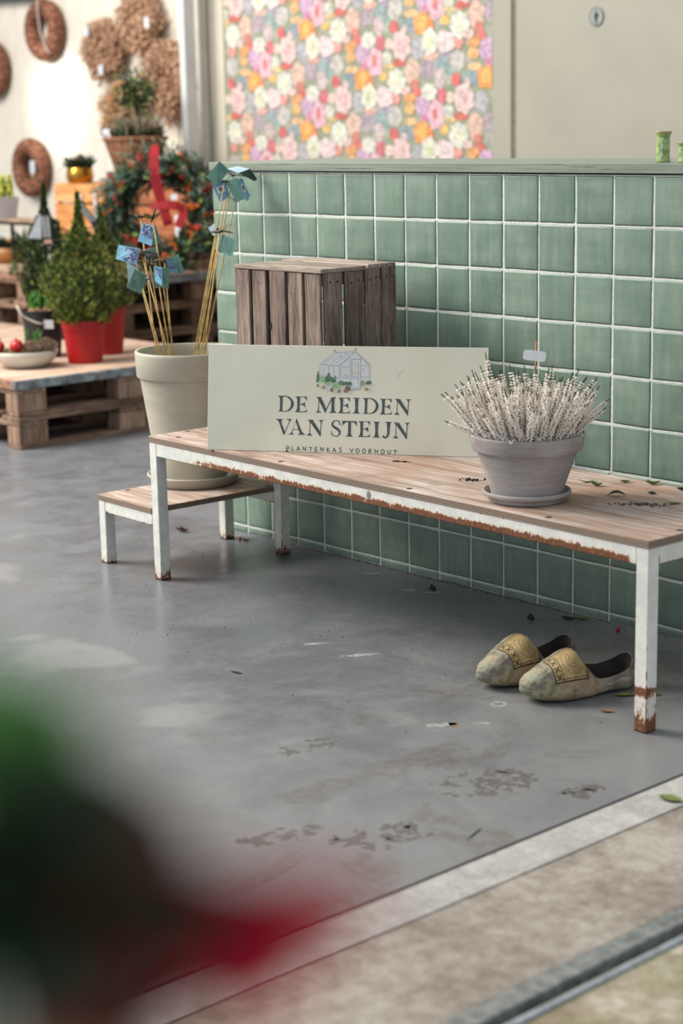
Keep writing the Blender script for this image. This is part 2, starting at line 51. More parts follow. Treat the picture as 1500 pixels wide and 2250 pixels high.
# ------------------------------------------------------------------ colour, materials
def lin(c):
    def f(x):
        x = x/255.0
        return x/12.92 if x <= 0.04045 else ((x+0.055)/1.055)**2.4
    return (f(c[0]), f(c[1]), f(c[2]), 1.0)
class G:
    """small node-graph helper around one material"""
    def __init__(s, name, rough=.6, spec=.5, metal=0.0):
        s.m = bpy.data.materials.new(name); s.m.use_nodes = True
        s.t = s.m.node_tree; s.N = s.t.nodes; s.b = s.N['Principled BSDF']
        s.b.inputs['Roughness'].default_value = rough
        s.b.inputs['Specular IOR Level'].default_value = spec
        s.b.inputs['Metallic'].default_value = metal
        s._co = None
    def node(s, ty, **kw):
        n = s.N.new(ty)
        for k, v in kw.items(): setattr(n, k, v)
        return n
    def link(s, a, b): s.t.links.new(a, b)
    def put(s, sock, v):
        if isinstance(v, bpy.types.NodeSocket): s.link(v, sock)
        else: sock.default_value = v
    @property
    def co(s):
        if s._co is None: s._co = s.node('ShaderNodeTexCoord')
        return s._co
    def obj(s): return s.co.outputs['Object']
    def gen(s): return s.co.outputs['Generated']
    def mapping(s, v, sc=(1, 1, 1), loc=(0, 0, 0), rot=(0, 0, 0)):
        n = s.node('ShaderNodeMapping'); s.link(v, n.inputs[0])
        n.inputs['Scale'].default_value = sc; n.inputs['Location'].default_value = loc; n.inputs['Rotation'].default_value = rot
        return n.outputs[0]
    def noise(s, v, scale, detail=4, rough=.55, dist=0, gain=1.65):
        n = s.node('ShaderNodeTexNoise'); s.link(v, n.inputs['Vector'])
        n.inputs['Scale'].default_value = scale; n.inputs['Detail'].default_value = detail
        n.inputs['Roughness'].default_value = rough; n.inputs['Distortion'].default_value = dist
        if gain == 1: return n.outputs['Fac']
        mr = s.node('ShaderNodeMapRange'); s.link(n.outputs['Fac'], mr.inputs[0]); h = .5/gain
        mr.inputs[1].default_value = .5-h; mr.inputs[2].default_value = .5+h
        return mr.outputs[0]
    def voro(s, v, scale, out='Distance', feature='F1'):
        n = s.node('ShaderNodeTexVoronoi', feature=feature); s.link(v, n.inputs['Vector']); n.inputs['Scale'].default_value = scale
        return n.outputs[out]
    def wave(s, v, scale, dist=2, detail=2, dscale=1, axis='X', ty='BANDS'):
        n = s.node('ShaderNodeTexWave', wave_type=ty)
        if ty == 'BANDS': n.bands_direction = axis
        else: n.rings_direction = axis
        s.link(v, n.inputs['Vector']); n.inputs['Scale'].default_value = scale
        n.inputs['Distortion'].default_value = dist; n.inputs['Detail'].default_value = detail; n.inputs['Detail Scale'].default_value = dscale
        return n.outputs['Fac']
    def ramp(s, f, stops, interp='LINEAR'):
        n = s.node('ShaderNodeValToRGB'); s.link(f, n.inputs[0]); r = n.color_ramp; r.interpolation = interp
        while len(r.elements) > 1: r.elements.remove(r.elements[-1])
        for i, (p, c) in enumerate(stops):
            e = r.elements[0] if i == 0 else r.elements.new(p)
            e.position = p; e.color = (c, c, c, 1) if isinstance(c, (int, float)) else (lin(c) if max(c) > 1.01 or len(c) == 3 else c)
        return n.outputs[0]
    def mix(s, f, a, b, mode='MIX'):
        n = s.node('ShaderNodeMix', data_type='RGBA', blend_type=mode)
        s.put(n.inputs[0], f)
        for k, v in ((6, a), (7, b)):
            if isinstance(v, tuple) and len(v) == 3: v = lin(v)
            s.put(n.inputs[k], v)
        return n.outputs[2]
    def math(s, op, a, b=0.5, clamp=False):
        n = s.node('ShaderNodeMath', operation=op); n.use_clamp = clamp
        s.put(n.inputs[0], a); s.put(n.inputs[1], b)
        return n.outputs[0]
    def sep(s, v):
        n = s.node('ShaderNodeSeparateXYZ'); s.link(v, n.inputs[0]); return n.outputs
    def rnd(s): return s.node('ShaderNodeObjectInfo').outputs['Random']
    def hsv(s, c, h=.5, sa=1, v=1):
        n = s.node('ShaderNodeHueSaturation'); s.put(n.inputs['Color'], c)
        s.put(n.inputs['Hue'], h); s.put(n.inputs['Saturation'], sa); s.put(n.inputs['Value'], v); return n.outputs[0]
    def base(s, c):
        if isinstance(c, tuple) and len(c) == 3: c = lin(c)
        s.put(s.b.inputs['Base Color'], c); return s
    def rough(s, c): s.put(s.b.inputs['Roughness'], c); return s
    def bump(s, h, strength=.3, dist=.002):
        n = s.node('ShaderNodeBump'); n.inputs['Strength'].default_value = strength; n.inputs['Distance'].default_value = dist
        s.link(h, n.inputs['Height']); s.link(n.outputs[0], s.b.inputs['Normal']); return s

def plain(name, c, rough=.6, var=.12, scale=30, bump=0, spec=.4, metal=0, rv=0, c2=None):
    g = G(name, rough, spec, metal)
    n = g.noise(g.obj(), scale, 4)
    c2 = c2 or tuple(max(0, x*(1-var)) for x in c)
    k = g.mix(g.ramp(n, [(.3, 0), (.7, 1)]), c2, c)
    if rv:
        r = g.rnd(); k = g.hsv(k, .5, 1, g.math('ADD', g.math('MULTIPLY', r, rv*2), 1-rv))
    g.base(k)
    if bump: g.bump(n, bump, .002)
    return g.m

def wood(name, dark, mid, light, axis='X', scale=1.0, rv=.15, rough=.75, bump=.3, stain=None):
    """grain runs along axis"""
    g = G(name, rough, .25)
    sc = {'X': (1.2, 14, 14), 'Y': (14, 1.2, 14), 'Z': (14, 14, 1.2)}[axis]
    info = g.node('ShaderNodeObjectInfo')
    addv = g.node('ShaderNodeVectorMath', operation='ADD'); g.link(g.obj(), addv.inputs[0])
    mul = g.node('ShaderNodeVectorMath', operation='SCALE'); mul.inputs[0].default_value = (3.1, 5.7, 4.3); g.link(info.outputs['Random'], mul.inputs['Scale'])
    g.link(mul.outputs[0], addv.inputs[1])
    v = g.mapping(addv.outputs[0], tuple(x*scale for x in sc))
    n1 = g.noise(v, 3.0, 6, .65, .6); n2 = g.noise(v, 14, 3, .6)
    n3 = g.noise(addv.outputs[0], 3.5*scale, 3)
    f = g.math('ADD', g.math('MULTIPLY', n1, .62), g.math('MULTIPLY', n2, .38))
    k = g.ramp(f, [(.32, dark), (.5, mid), (.66, light)])
    k = g.mix(g.math('MULTIPLY', g.ramp(n3, [(.45, 0), (.7, 1)]), .35), k, stain or dark)
    k = g.hsv(k, .5, 1, g.math('ADD', g.math('MULTIPLY', info.outputs['Random'], rv*2), 1-rv))
    g.base(k).bump(f, bump, .002)
    return g.m

# ------------------------------------------------------------------ mesh building
class MB:
    def __init__(s): s.v = []; s.f = []; s.mi = []
    def add(s, vs, fs, mi=0, M=None):
        b = len(s.v)
        s.v += [tuple(M @ Vector(p)) if M else tuple(p) for p in vs]
        s.f += [tuple(b+i for i in f) for f in fs]; s.mi += [mi]*len(fs); return s
    def box(s, lo, hi, mi=0, M=None, ch=0.0):
        if ch <= 0:
            x0, y0, z0 = lo; x1, y1, z1 = hi
            return s.add([(x0,y0,z0),(x1,y0,z0),(x1,y1,z0),(x0,y1,z0),(x0,y0,z1),(x1,y0,z1),(x1,y1,z1),(x0,y1,z1)],
                [(0,3,2,1),(4,5,6,7),(0,1,5,4),(1,2,6,5),(2,3,7,6),(3,0,4,7)], mi, M)
        bm = bmesh.new(); bmesh.ops.create_cube(bm, size=1)
        for v in bm.verts:
            for k in range(3): v.co[k] = lo[k] + (v.co[k]+.5)*(hi[k]-lo[k])
        bmesh.ops.bevel(bm, geom=bm.edges[:], offset=ch, segments=1, affect='EDGES', profile=.5)
        bm.verts.index_update()
        s.add([v.co[:] for v in bm.verts], [tuple(v.index for v in f.verts) for f in bm.faces], mi, M); bm.free(); return s
    def lathe(s, prof, n=48, mi=0, M=None, caps=False, a0=0, wob=None):
        vs = []; fs = []
        for j, (r, z) in enumerate(prof):
            for i in range(n):
                a = 2*math.pi*i/n + a0; rr = r*(1+(wob(a, j) if wob else 0)); vs.append((rr*math.cos(a), rr*math.sin(a), z))
        for j in range(len(prof)-1):
            for i in range(n):
                k = (i+1) % n; fs.append((j*n+i, j*n+k, (j+1)*n+k, (j+1)*n+i))
        if caps:
            fs.append(tuple(range(n-1, -1, -1))); fs.append(tuple((len(prof)-1)*n+i for i in range(n)))
        return s.add(vs, fs, mi, M)
    def tube(s, path, r, n=8, mi=0, M=None, closed=False, cap=True):
        P = [Vector(p) for p in path]; vs = []; fs = []; m = len(P)
        rr = r if isinstance(r, (list, tuple)) else [r]*m
        prev = None
        for i, p in enumerate(P):
            a = P[(i-1) % m] if (closed or i > 0) else p; b = P[(i+1) % m] if (closed or i < m-1) else p
            t = (b-a); t = t.normalized() if t.length > 1e-9 else Vector((0, 0, 1))
            ref = prev if prev is not None else (Vector((0, 0, 1)) if abs(t.z) < .9 else Vector((1, 0, 0)))
            u = (ref - t*ref.dot(t)); u = u.normalized() if u.length > 1e-6 else t.orthogonal().normalized()
            w = t.cross(u); prev = u
            for k in range(n):
                an = 2*math.pi*k/n; vs.append(tuple(p + (u*math.cos(an)+w*math.sin(an))*rr[i]))
        for i in range(m if closed else m-1):
            for k in range(n):
                a, b = i*n, ((i+1) % m)*n; fs.append((a+k, a+(k+1) % n, b+(k+1) % n, b+k))
        if cap and not closed:
            fs.append(tuple(range(n-1, -1, -1))); fs.append(tuple((m-1)*n+k for k in range(n)))
        return s.add(vs, fs, mi, M)
    def ball(s, c, r, seg=8, rings=6, mi=0, M=None):
        rx, ry, rz = r if isinstance(r, (list, tuple)) else (r, r, r)
        vs = [(c[0], c[1], c[2]-rz)]; fs = []
        for j in range(1, rings):
            th = math.pi*j/rings - math.pi/2
            for i in range(seg):
                a = 2*math.pi*i/seg; vs.append((c[0]+rx*math.cos(th)*math.cos(a), c[1]+ry*math.cos(th)*math.sin(a), c[2]+rz*math.sin(th)))
        vs.append((c[0], c[1], c[2]+rz)); L = len(vs)-1
        for i in range(seg):
            k = (i+1) % seg; fs.append((0, 1+k, 1+i)); fs.append((L, L-seg+i, L-seg+k))
            for j in range(rings-2): fs.append((1+j*seg+i, 1+j*seg+k, 1+(j+1)*seg+k, 1+(j+1)*seg+i))
        return s.add(vs, fs, mi, M)
    def slab(s, quad, th, mi=0, nrm=None):
        q = [Vector(p) for p in quad]; n = (q[1]-q[0]).cross(q[3]-q[0]).normalized()*th if nrm is None else nrm*th
        return s.add([p for p in q]+[p+n for p in q], [(3,2,1,0),(4,5,6,7),(0,1,5,4),(1,2,6,5),(2,3,7,6),(3,0,4,7)], mi)
    def mesh(s, name, mats, smooth=False):
        me = bpy.data.meshes.new(name); me.from_pydata(s.v, [], s.f)
        for m in (mats if isinstance(mats, (list, tuple)) else [mats]): me.materials.append(m)
        me.polygons.foreach_set('material_index', s.mi)
        if smooth: me.polygons.foreach_set('use_smooth', [True]*len(s.f))
        me.update(); return me
def ob(name, mb, mats, parent=None, loc=(0,0,0), rot=(0,0,0), smooth=False, kind=None):
    me = mb if isinstance(mb, bpy.types.Mesh) else mb.mesh(name, mats, smooth)
    o = bpy.data.objects.new(name, me); COL.objects.link(o)
    if parent: o.parent = parent
    o.location = loc; o.rotation_euler = rot
    if kind: o['kind'] = kind
    if smooth == 'auto':
        try: me.set_sharp_from_angle(angle=math.radians(40))
        except Exception: pass
    return o
def sharp(o, deg=38):
    me = o.data; me.polygons.foreach_set('use_smooth', [True]*len(me.polygons)); me.set_sharp_from_angle(angle=math.radians(deg)); return o
def tag(o, label, cat, group=None):
    o['label'] = label; o['category'] = cat
    if group: o['group'] = group
    return o
def thing(name, label, cat, loc=(0,0,0), rot=(0,0,0), group=None):
    o = bpy.data.objects.new(name, None); COL.objects.link(o); o.location = loc; o.rotation_euler = rot; o.empty_display_size = .1
    return tag(o, label, cat, group)
def struct(name, mb, mats, parent=None, loc=(0,0,0), smooth=False):
    o = ob(name, mb, mats, parent, loc, smooth=smooth); 
    if not parent: o['kind'] = 'structure'
    return o
def dup(o, parent=None, loc=None, rot=None, label=None):
    c = o.copy(); COL.objects.link(c); c.parent = parent
    if loc is not None: c.location = loc
    if rot is not None: c.rotation_euler = rot
    if label: c['label'] = label
    for ch in o.children:
        dup(ch, c)
    return c
R = math.radians
# ================================================================== SETTING
# --- inner floor slab: polished concrete
def concrete():
    g = G('polished_concrete', .32, .5)
    v = g.obj()
    n1 = g.noise(v, .9, 5, .6, .4); n2 = g.noise(v, 5, 6, .7, .5); n3 = g.noise(v, 60, 4, .7)
    f = g.math('ADD', g.math('MULTIPLY', n1, .45), g.math('MULTIPLY', n2, .55))
    k = g.ramp(f, [(.1, (88, 91, 97)), (.5, (103, 106, 111)), (.9, (119, 121, 124))])
    k = g.mix(g.math('MULTIPLY', g.ramp(n3, [(.35, 1), (.55, 0)]), .12), k, (70, 70, 72))
    # drying tracks and dirt carried in at the threshold
    x = g.sep(v)
    near = g.ramp(g.math('ADD', g.math('MULTIPLY', x[0], .33), g.math('MULTIPLY', g.math('SUBTRACT', n2, .5), .3)), [(.36, 0), (.72, 1)])
    n4 = g.noise(g.mapping(v, (1, .55, 1), (3, 2, 0), (0, 0, .6)), 3.2, 5, .62, .9)
    dirt = g.math('MULTIPLY', g.ramp(n4, [(.56, 0), (.66, 1)]), near)
    dn = g.noise(v, 38, 4, .8)
    dirt = g.math('MULTIPLY', dirt, g.ramp(dn, [(.36, .3), (.6, 1)]))
    k = g.mix(g.math('MULTIPLY', dirt, .85), k, (72, 66, 58))
    k = g.mix(g.math('MULTIPLY', near, .25), k, (170, 166, 158))
    n6 = g.noise(g.mapping(v, (1, 1, 1), (9, 1, 0)), 2.1, 3, .5)
    k = g.mix(g.math('MULTIPLY', g.ramp(n6, [(.7, 0), (.8, 1)]), .22), k, (176, 176, 174))
    g.base(k).rough(g.ramp(n2, [(.3, .22), (.7, .40)])).bump(n3, .04, .001)
    return g.m
M_floor = concrete()
def rough_concrete(name, a, b, c, moss=0.0):
    g = G(name, .85, .25); v = g.obj()
    n1 = g.noise(v, 3.2, 6, .65, .4); n2 = g.noise(v, 24, 5, .7); n3 = g.noise(v, 130, 3, .7)
    f = g.math('ADD', g.math('MULTIPLY', n1, .55), g.math('MULTIPLY', n2, .45))
    k = g.ramp(f, [(.34, a), (.5, b), (.64, c)])
    k = g.mix(g.math('MULTIPLY', g.ramp(n3, [(.2, 1), (.45, 0)]), .3), k, (92, 80, 66))
    if moss:
        n4 = g.noise(v, 4.5, 4, .6, .5)
        k = g.mix(g.math('MULTIPLY', g.ramp(n4, [(.52, 0), (.66, 1)]), moss), k, (112, 112, 66))
    g.base(k).bump(n2, .35, .004)
    return g.m
M_strip = rough_concrete('threshold_concrete', (152, 148, 142), (168, 165, 159), (182, 179, 173))
M_sill = rough_concrete('weathered_concrete', (126, 117, 105), (150, 142, 131), (168, 161, 150))
M_yard = rough_concrete('yard_concrete', (132, 120, 98), (158, 147, 126), (188, 180, 164), .4)
struct('floor', MB().box((-9, -7, -.15), (2.445, 4, 0)), M_floor)
struct('floor_threshold', MB().box((2.452, -7, -.15), (2.553, 4, -.0015), ch=.001), M_strip)
struct('floor_sill', MB().box((2.557, -7, -.15), (2.838, 4, -.003)), M_sill)
struct('floor_yard', MB().box((2.925, -9, -.15), (9, 6, -.006)), M_yard)
M_zinc = plain('galvanised_steel', (142, 144, 140), .5, .25, 40, .05, .5, .25)
struct('trim_1', MB().box((2.838, -7, -.15), (2.882, 4, -.002), ch=.002), M_zinc)          # door rail, inner flange
struct('trim_2', MB().box((2.910, -7, -.15), (2.925, 4, -.001), ch=.002), plain('rail_edge', (168, 174, 178), .35, .15, 40, 0, .5, .4))
struct('trim_3', MB().box((2.882, -7, -.15), (2.910, 4, -.035)), plain('rail_slot', (22, 22, 24), .8))
# --- stains on the slab: paint rings and pale spills
M_pale = plain('pale_spill', (156, 157, 156), .6, .2, 80)
M_rustspot = plain('rust_spill', (150, 112, 84), .8, .2, 80)
flo = bpy.data.objects['floor']
def blot(cx, cy, rx, ry, n=22, seed=1, j=.25, rot=0):
    r2 = random.Random(seed); ph = [r2.uniform(0, 6.28) for _ in range(4)]; pts = []
    for i in range(n):
        a = 2*math.pi*i/n; k = 1 + j*(math.sin(2*a+ph[0])*.5+math.sin(3*a+ph[1])*.35+math.sin(5*a+ph[2])*.3+r2.uniform(-.2, .2))
        x, y = rx*k*math.cos(a), ry*k*math.sin(a)
        pts.append((cx+x*math.cos(rot)-y*math.sin(rot), cy+x*math.sin(rot)+y*math.cos(rot)))
    return pts
def flat(name, pts, z, mat, parent, th=.0004):
    n = len(pts); mb = MB(); mb.add([(x, y, z) for x, y in pts]+[(x, y, z+th) for x, y in pts], [tuple(range(n, 2*n))]+[(i, (i+1) % n, n+(i+1) % n, n+i) for i in range(n)])
    return ob(name, mb, mat, parent)
mb = MB()
n = 28
mb.lathe([(.022, .0001), (.021, .0005), (.011, .0005), (.010, .0001)], n)
ob('paint_ring', mb, M_pale, flo, (1.859, -.734, 0))
flat('paint_spot', blot(1.868, -.938, .030, .016, 22, 4, .5, 1.0), .0001, M_pale, flo)
flat('rust_spot', blot(1.886, -.915, .016, .010, 18, 5, .4), .0001, M_rustspot, flo)
for i, (x, y, a, b) in enumerate(((1.331, -.699, .05, .010), (1.62, -.243, .02, .012), (1.167, -.714, .03, .008), (.725, -.088, .035, .008), (.95, -.15, .024, .012), (1.02, -.12, .018, .01), (1.93, -.86, .03, .006))):
    flat('paint_spot', blot(x, y, a, b, 24, 20+i, .6, .9), .0001, M_pale, flo)

M_damp = plain('tracked_dirt', (106, 103, 99), .5, .2, 140, c2=(88, 84, 78))
r9 = random.Random(44)
for cx_, cy_, rr_, n_ in ((2.187, -1.133, .12, 46), (2.368, -1.025, .05, 22), (2.252, -1.481, .10, 34), (1.762, -1.244, .07, 16), (2.10, -1.62, .08, 20)):
    for i in range(n_):
        a = r9.uniform(0, 6.28); q = rr_*math.sqrt(r9.random()); s_ = r9.uniform(.003, .013)
        flat('dirt_mark', blot(cx_+q*math.cos(a)*.6+q*math.sin(a)*.25, cy_+q*math.sin(a), s_*.8, s_*1.5, 20, 300+i, .75, r9.uniform(0, 3)), .0001+.00002*(i % 9), M_damp, flo, .0001)
# --- back wall with floral paper and service door
M_wall = G('white_wall_panel', .6, .3)
g = M_wall; n = g.noise(g.obj(), 2, 3)
g.base(g.mix(g.ramp(n, [(.35, 0), (.65, 1)]), (216, 209, 194), (226, 219, 206))); M_wall = g.m
M_cream = plain('cream_paint', (190, 186, 172), .55, .04, 3)
M_beige = plain('beige_paint', (148, 146, 133), .5, .03, 3)
mb = MB()
mb.box((-9, 3.0, 0), (.9, 3.15, 4.0))
wall = struct('wall_back', mb, M_wall)
# pale cladding boards left of the column, each its own piece
bm_ = MB().box((0, -.012, 0), (.196, 0, 2.235), ch=.002).mesh('cladding_board', M_wall)
for i in range(12): ob('cladding_board', bm_, None, wall, (-6.72+i*.2, 3.0, 0))
# plain paper base and the printed flowers
paper_g = G('wallpaper_ground', .7, .2)
n1 = paper_g.noise(paper_g.obj(), 9, 4, .6); n2 = paper_g.noise(paper_g.obj(), 26, 3, .6)
paper_g.base(paper_g.mix(paper_g.ramp(n2, [(.4, 0), (.6, 1)]), paper_g.ramp(n1, [(.3, (112, 122, 104)), (.5, (140, 144, 126)), (.7, (158, 158, 156))]), (134, 138, 120)))
paper = ob('wallpaper', MB().box((-3.83, 2.985, 0), (-1.672, 3.0, 2.9)), paper_g.m, wall)
pal = {}
def flower_mat(c):
    c = tuple(int(x*.80+k*.20) for x, k in zip(c, (196, 188, 176)))
    if c not in pal:
        g = G('printed_petal_%d_%d_%d' % c, .7, .2); n = g.noise(g.obj(), 42, 3, .6); n2 = g.voro(g.obj(), 22)
        k = g.mix(g.ramp(n, [(.35, 0), (.65, 1)]), tuple(int(x*.80) for x in c), tuple(int(x*.95) for x in c))
        g.base(k); pal[c] = g.m
    return pal[c]
W = DATA['wp']; mats = []; mb = MB()
cells = [(a, b) for a in range(-7, 9) for b in range(-7, 9)]
for mi, (dx, dz, rx, rz, c) in enumerate(W['m']):
    m = flower_mat(c)
    if m not in mats: mats.append(m)
    idx = mats.index(m)
    for a, b in cells:
        cx = W['o'][0]+dx+a*W['u'][0]+b*W['v'][0]; cz = W['o'][1]+dz+a*W['u'][1]+b*W['v'][1]
        if cx < -3.83-.0 or cx > -1.672 or cz < .3 or cz > 2.8: continue
        nn = 26; pts = []
        pet = 5 + mi % 4
        for i in range(nn):
            t = 2*math.pi*i/nn; k = 1 + .09*math.sin(pet*t+mi) + .04*math.sin(2*t+mi*2)
            pts.append((min(-1.673, max(-3.829, cx+rx*k*math.cos(t))), 2.985-.0004-mi*.00012, cz+rz*k*math.sin(t)))
        mb.add(pts, [tuple(range(nn-1, -1, -1)) if False else tuple(range(nn))], idx)
ob('floral_print', mb, mats, wall)
# cream panel left of the paper, cream frame right of it, jambs
ob('panel', MB().box((-4.02, 2.975, 0), (-3.83, 3.0, 3.0), ch=.002), M_cream, wall)
ob('panel', MB().box((-1.672, 2.982, 0), (-1.545, 3.0, 3.0), ch=.002), M_beige, wall)
tr = struct('trim_4', MB().box((-3.963, 2.75, 0), (-3.910, 2.833, 3.2), ch=.003), plain('column_paint', (196, 202, 200), .45, .05, 5))
struct('trim_5', MB().box((-4.042, 2.90, 0), (-3.967, 2.966, 3.2), ch=.003), plain('jamb_paint', (200, 198, 188), .45, .05, 5))
# door, almost flush
door = struct('door_1', MB().box((-1.505, 2.972, .02), (.55, 2.998, 2.6), ch=.003), M_beige)
struct('trim_6', MB().box((-1.545, 2.99, 0), (-1.505, 2.999, 3.0)), plain('door_gap', (112, 110, 90), .7))
# oval washroom plate with a figure
plate = tag(bpy.data.objects.new('restroom_sign', None), 'small oval metal plate with a standing man figure on the beige door', 'sign'); COL.objects.link(plate); plate.location = (-.989, 2.971, 1.8265)
M_plate = plain('brushed_plate', (122, 132, 128), .4, .08, 60, 0, .5, .5); M_black = plain('black_print', (34, 36, 34), .6, .1, 50)
mb = MB(); mb.lathe([(0.0001, 0), (.047, 0), (.047, .003), (.044, .004), (0.0001, .004)], 40)
ob('plate', mb, M_plate, plate, rot=(R(90), 0, 0)); bpy.data.objects[plate.children[0].name].scale = (.95, .95*1.0, 1)
mb = MB(); mb.lathe([(.0465, .0035), (.0465, .0048), (.0435, .0048), (.0435, .0035)], 40)
ob('rim', mb, M_black, plate, rot=(R(90), 0, 0)).scale = (.95, .95, 1)
mb = MB(); mb.ball((0, -.0045, .024), (.006, .001, .006), 10, 6); mb.box((-.0085, -.0055, -.002), (.0085, -.004, .016), ch=.0005); mb.box((-.006, -.0055, -.028), (-.0008, -.004, -.002)); mb.box((.0008, -.0055, -.028), (.006, -.004, -.002)); mb.box((-.0125, -.0055, -.006), (-.0092, -.004, .015)); mb.box((.0092, -.0055, -.006), (.0125, -.004, .015))
ob('man_figure', mb, M_black, plate)
mb = MB()
for i in range(7): mb.box((-.012+i*.0036, -.0052, -.037), (-.0098+i*.0036, -.004, -.034))
ob('small_print', mb, M_black, plate)
plate.scale = (.95, 1, 1)
# dark rail along the top of the white wall and a thin cable
tag(ob('curtain_rail', MB().tube([(-6.9, 2.93, 2.248), (-5.9, 2.93, 2.222), (-5.72, 2.93, 2.217)], .02, 10), plain('dark_rail', (66, 76, 70), .5), smooth=True), 'dark green grey pipe along the top of the white wall', 'pipe')

# ================================================================== TILED COUNTER
M_grout = plain('white_grout', (212, 214, 211), .85, .10, 90, .2)
def tile_mat():
    g = G('sage_glazed_tile', .4, .32)
    info = g.node('ShaderNodeObjectInfo')
    sc = g.node('ShaderNodeVectorMath', operation='SCALE'); sc.inputs[0].default_value = (7, 3, 5); g.link(info.outputs['Random'], sc.inputs['Scale'])
    ad = g.node('ShaderNodeVectorMath', operation='ADD'); g.link(g.obj(), ad.inputs[0]); g.link(sc.outputs[0], ad.inputs[1]); v = ad.outputs[0]
    s = g.sep(g.obj())
    ex = g.math('ABSOLUTE', s[0]); ez = g.math('ABSOLUTE', s[2]); e = g.math('MAXIMUM', ex, ez)
    n0 = g.noise(v, 18, 4, .6); 
    e = g.math('ADD', e, g.math('MULTIPLY', g.math('SUBTRACT', n0, .5), .022))
    edge = g.ramp(g.math('MULTIPLY', e, 15.0), [(.70, 0), (.86, .8), (.94, 1)])
    nv = g.noise(g.mapping(v, (1, 1, .16)), 42, 5, .7); nh = g.noise(g.mapping(v, (.16, 1, 1)), 42, 4, .6); n2 = g.noise(v, 9, 3)
    f = g.math('ADD', g.math('ADD', g.math('MULTIPLY', nv, .42), g.math('MULTIPLY', nh, .2)), g.math('MULTIPLY', n2, .38))
    k = g.ramp(f, [(.28, (99, 122, 108)), (.5, (113, 133, 119)), (.72, (130, 146, 133))])
    k = g.mix(g.math('MULTIPLY', edge, .38), k, (88, 116, 99))
    k = g.hsv(k, .5, .97, g.math('ADD', g.math('MULTIPLY', info.outputs['Random'], .16), .92))
    sp = g.voro(v, 110); k = g.mix(g.math('MULTIPLY', g.ramp(sp, [(.03, 1), (.06, 0)]), g.ramp(g.noise(v, 30, 1), [(.6, 0), (.66, .8)])), k, (54, 66, 58))
    g.base(k).rough(g.ramp(n2, [(.3, .34), (.7, .48)])).bump(g.math('ADD', n2, g.math('MULTIPLY', nv, .4)), .06, .002)
    return g.m
M_tile = tile_mat()
counter = thing('tiled_counter', 'long counter front clad in square sage green glazed tiles with white grout', 'counter', (0, 0, 0))
ob('counter_core', MB().box((-.124, .0015, 0), (2.36, .46, 1.2103)), M_grout, counter)
def tile_mesh(w, h, seed, th=.012):
    r2 = random.Random(seed); nx = 6; vs = []; fs = []
    fr = [-.5, -.46, -.2, .2, .46, .5]
    for j in range(6):
        for i in range(6):
            x, z = fr[i]*w, fr[j]*h
            d = 0 if (0 < i < 5 and 0 < j < 5) else .0010
            if (i in (0, 5)) and (j in (0, 5)): d = .0014
            jx = r2.uniform(-.0007, .0007) if i in (0, 5) else 0; jz = r2.uniform(-.0007, .0007) if j in (0, 5) else 0
            vs.append((x+jx, d + (r2.uniform(-.0003, .0003) if d == 0 else 0), z+jz))
    for j in range(5):
        for i in range(5): fs.append((j*6+i, j*6+i+1, (j+1)*6+i+1, (j+1)*6+i))
    ring = [i for i in range(6)] + [j*6+5 for j in range(1, 6)] + [30+i for i in range(4, -1, -1)] + [j*6 for j in range(4, 0, -1)]
    b = len(vs); vs += [(vs[k][0], th, vs[k][2]) for k in ring]; m = len(ring)
    for k in range(m): fs.append((ring[(k+1) % m], ring[k], b+k, b+(k+1) % m))
    mb = MB(); mb.add(vs, fs); return mb.mesh('tile', M_tile, True)
PT = .132
full = [tile_mesh(PT-.0064, PT-.0064, 40+i) for i in range(7)]
slim = [tile_mesh(PT-.0062, .0223-.004, 60+i) for i in range(3)]
for r in range(10):
    for c in range(-1, 18):
        if r < 9: me = full[(r*5+c*3+11) % 7]; z = 1.2103-(r+.5)*PT
        else: me = slim[(c+1) % 3]; z = .0105
        if r == 0: z -= .0008
        o = ob('tile', me, None, counter, (c*PT+PT/2+rnd.uniform(-.0009, .0009), rnd.uniform(-.0003, .0002), z+rnd.uniform(-.0007, .0007)), (rnd.uniform(-.003, .003), rnd.uniform(-.003, .003), rnd.uniform(-.006, .006)))
# painted wooden top
def painted_wood():
    g = G('sage_painted_wood', .55, .35); v = g.obj()
    n = g.noise(g.mapping(v, (.7, 20, 20)), 4, 5, .7, .3); n2 = g.noise(g.mapping(v, (1.1, 60, 60), (2, 0, 0)), 5, 3, .6)
    k = g.mix(g.ramp(n, [(.4, 0), (.65, 1)]), (112, 122, 110), (127, 136, 124))
    k = g.mix(g.ramp(n2, [(.76, 0), (.79, .85)]), k, (52, 58, 50))
    g.base(k).bump(n, .2, .001); return g.m
M_cap = painted_wood()
tag(ob('countertop', MB().box((-.134, -.011, 1.2135), (2.39, .48, 1.2400), ch=.0018), M_cap), 'sage green painted wooden top board lying on the tiled counter', 'countertop')
M_vase = G('green_reactive_glaze', .25, .5)
g = M_vase; n = g.noise(g.obj(), 60, 4); z = g.sep(g.obj())[2]
k = g.mix(g.ramp(n, [(.4, 0), (.62, 1)]), (122, 150, 84), (164, 182, 122))
k = g.mix(g.ramp(g.math('ADD', g.math('MULTIPLY', z, 10), g.math('MULTIPLY', n, .06)), [(.745, 0), (.80, .9)]), k, (176, 150, 104)); g.base(k); M_vase = g.m
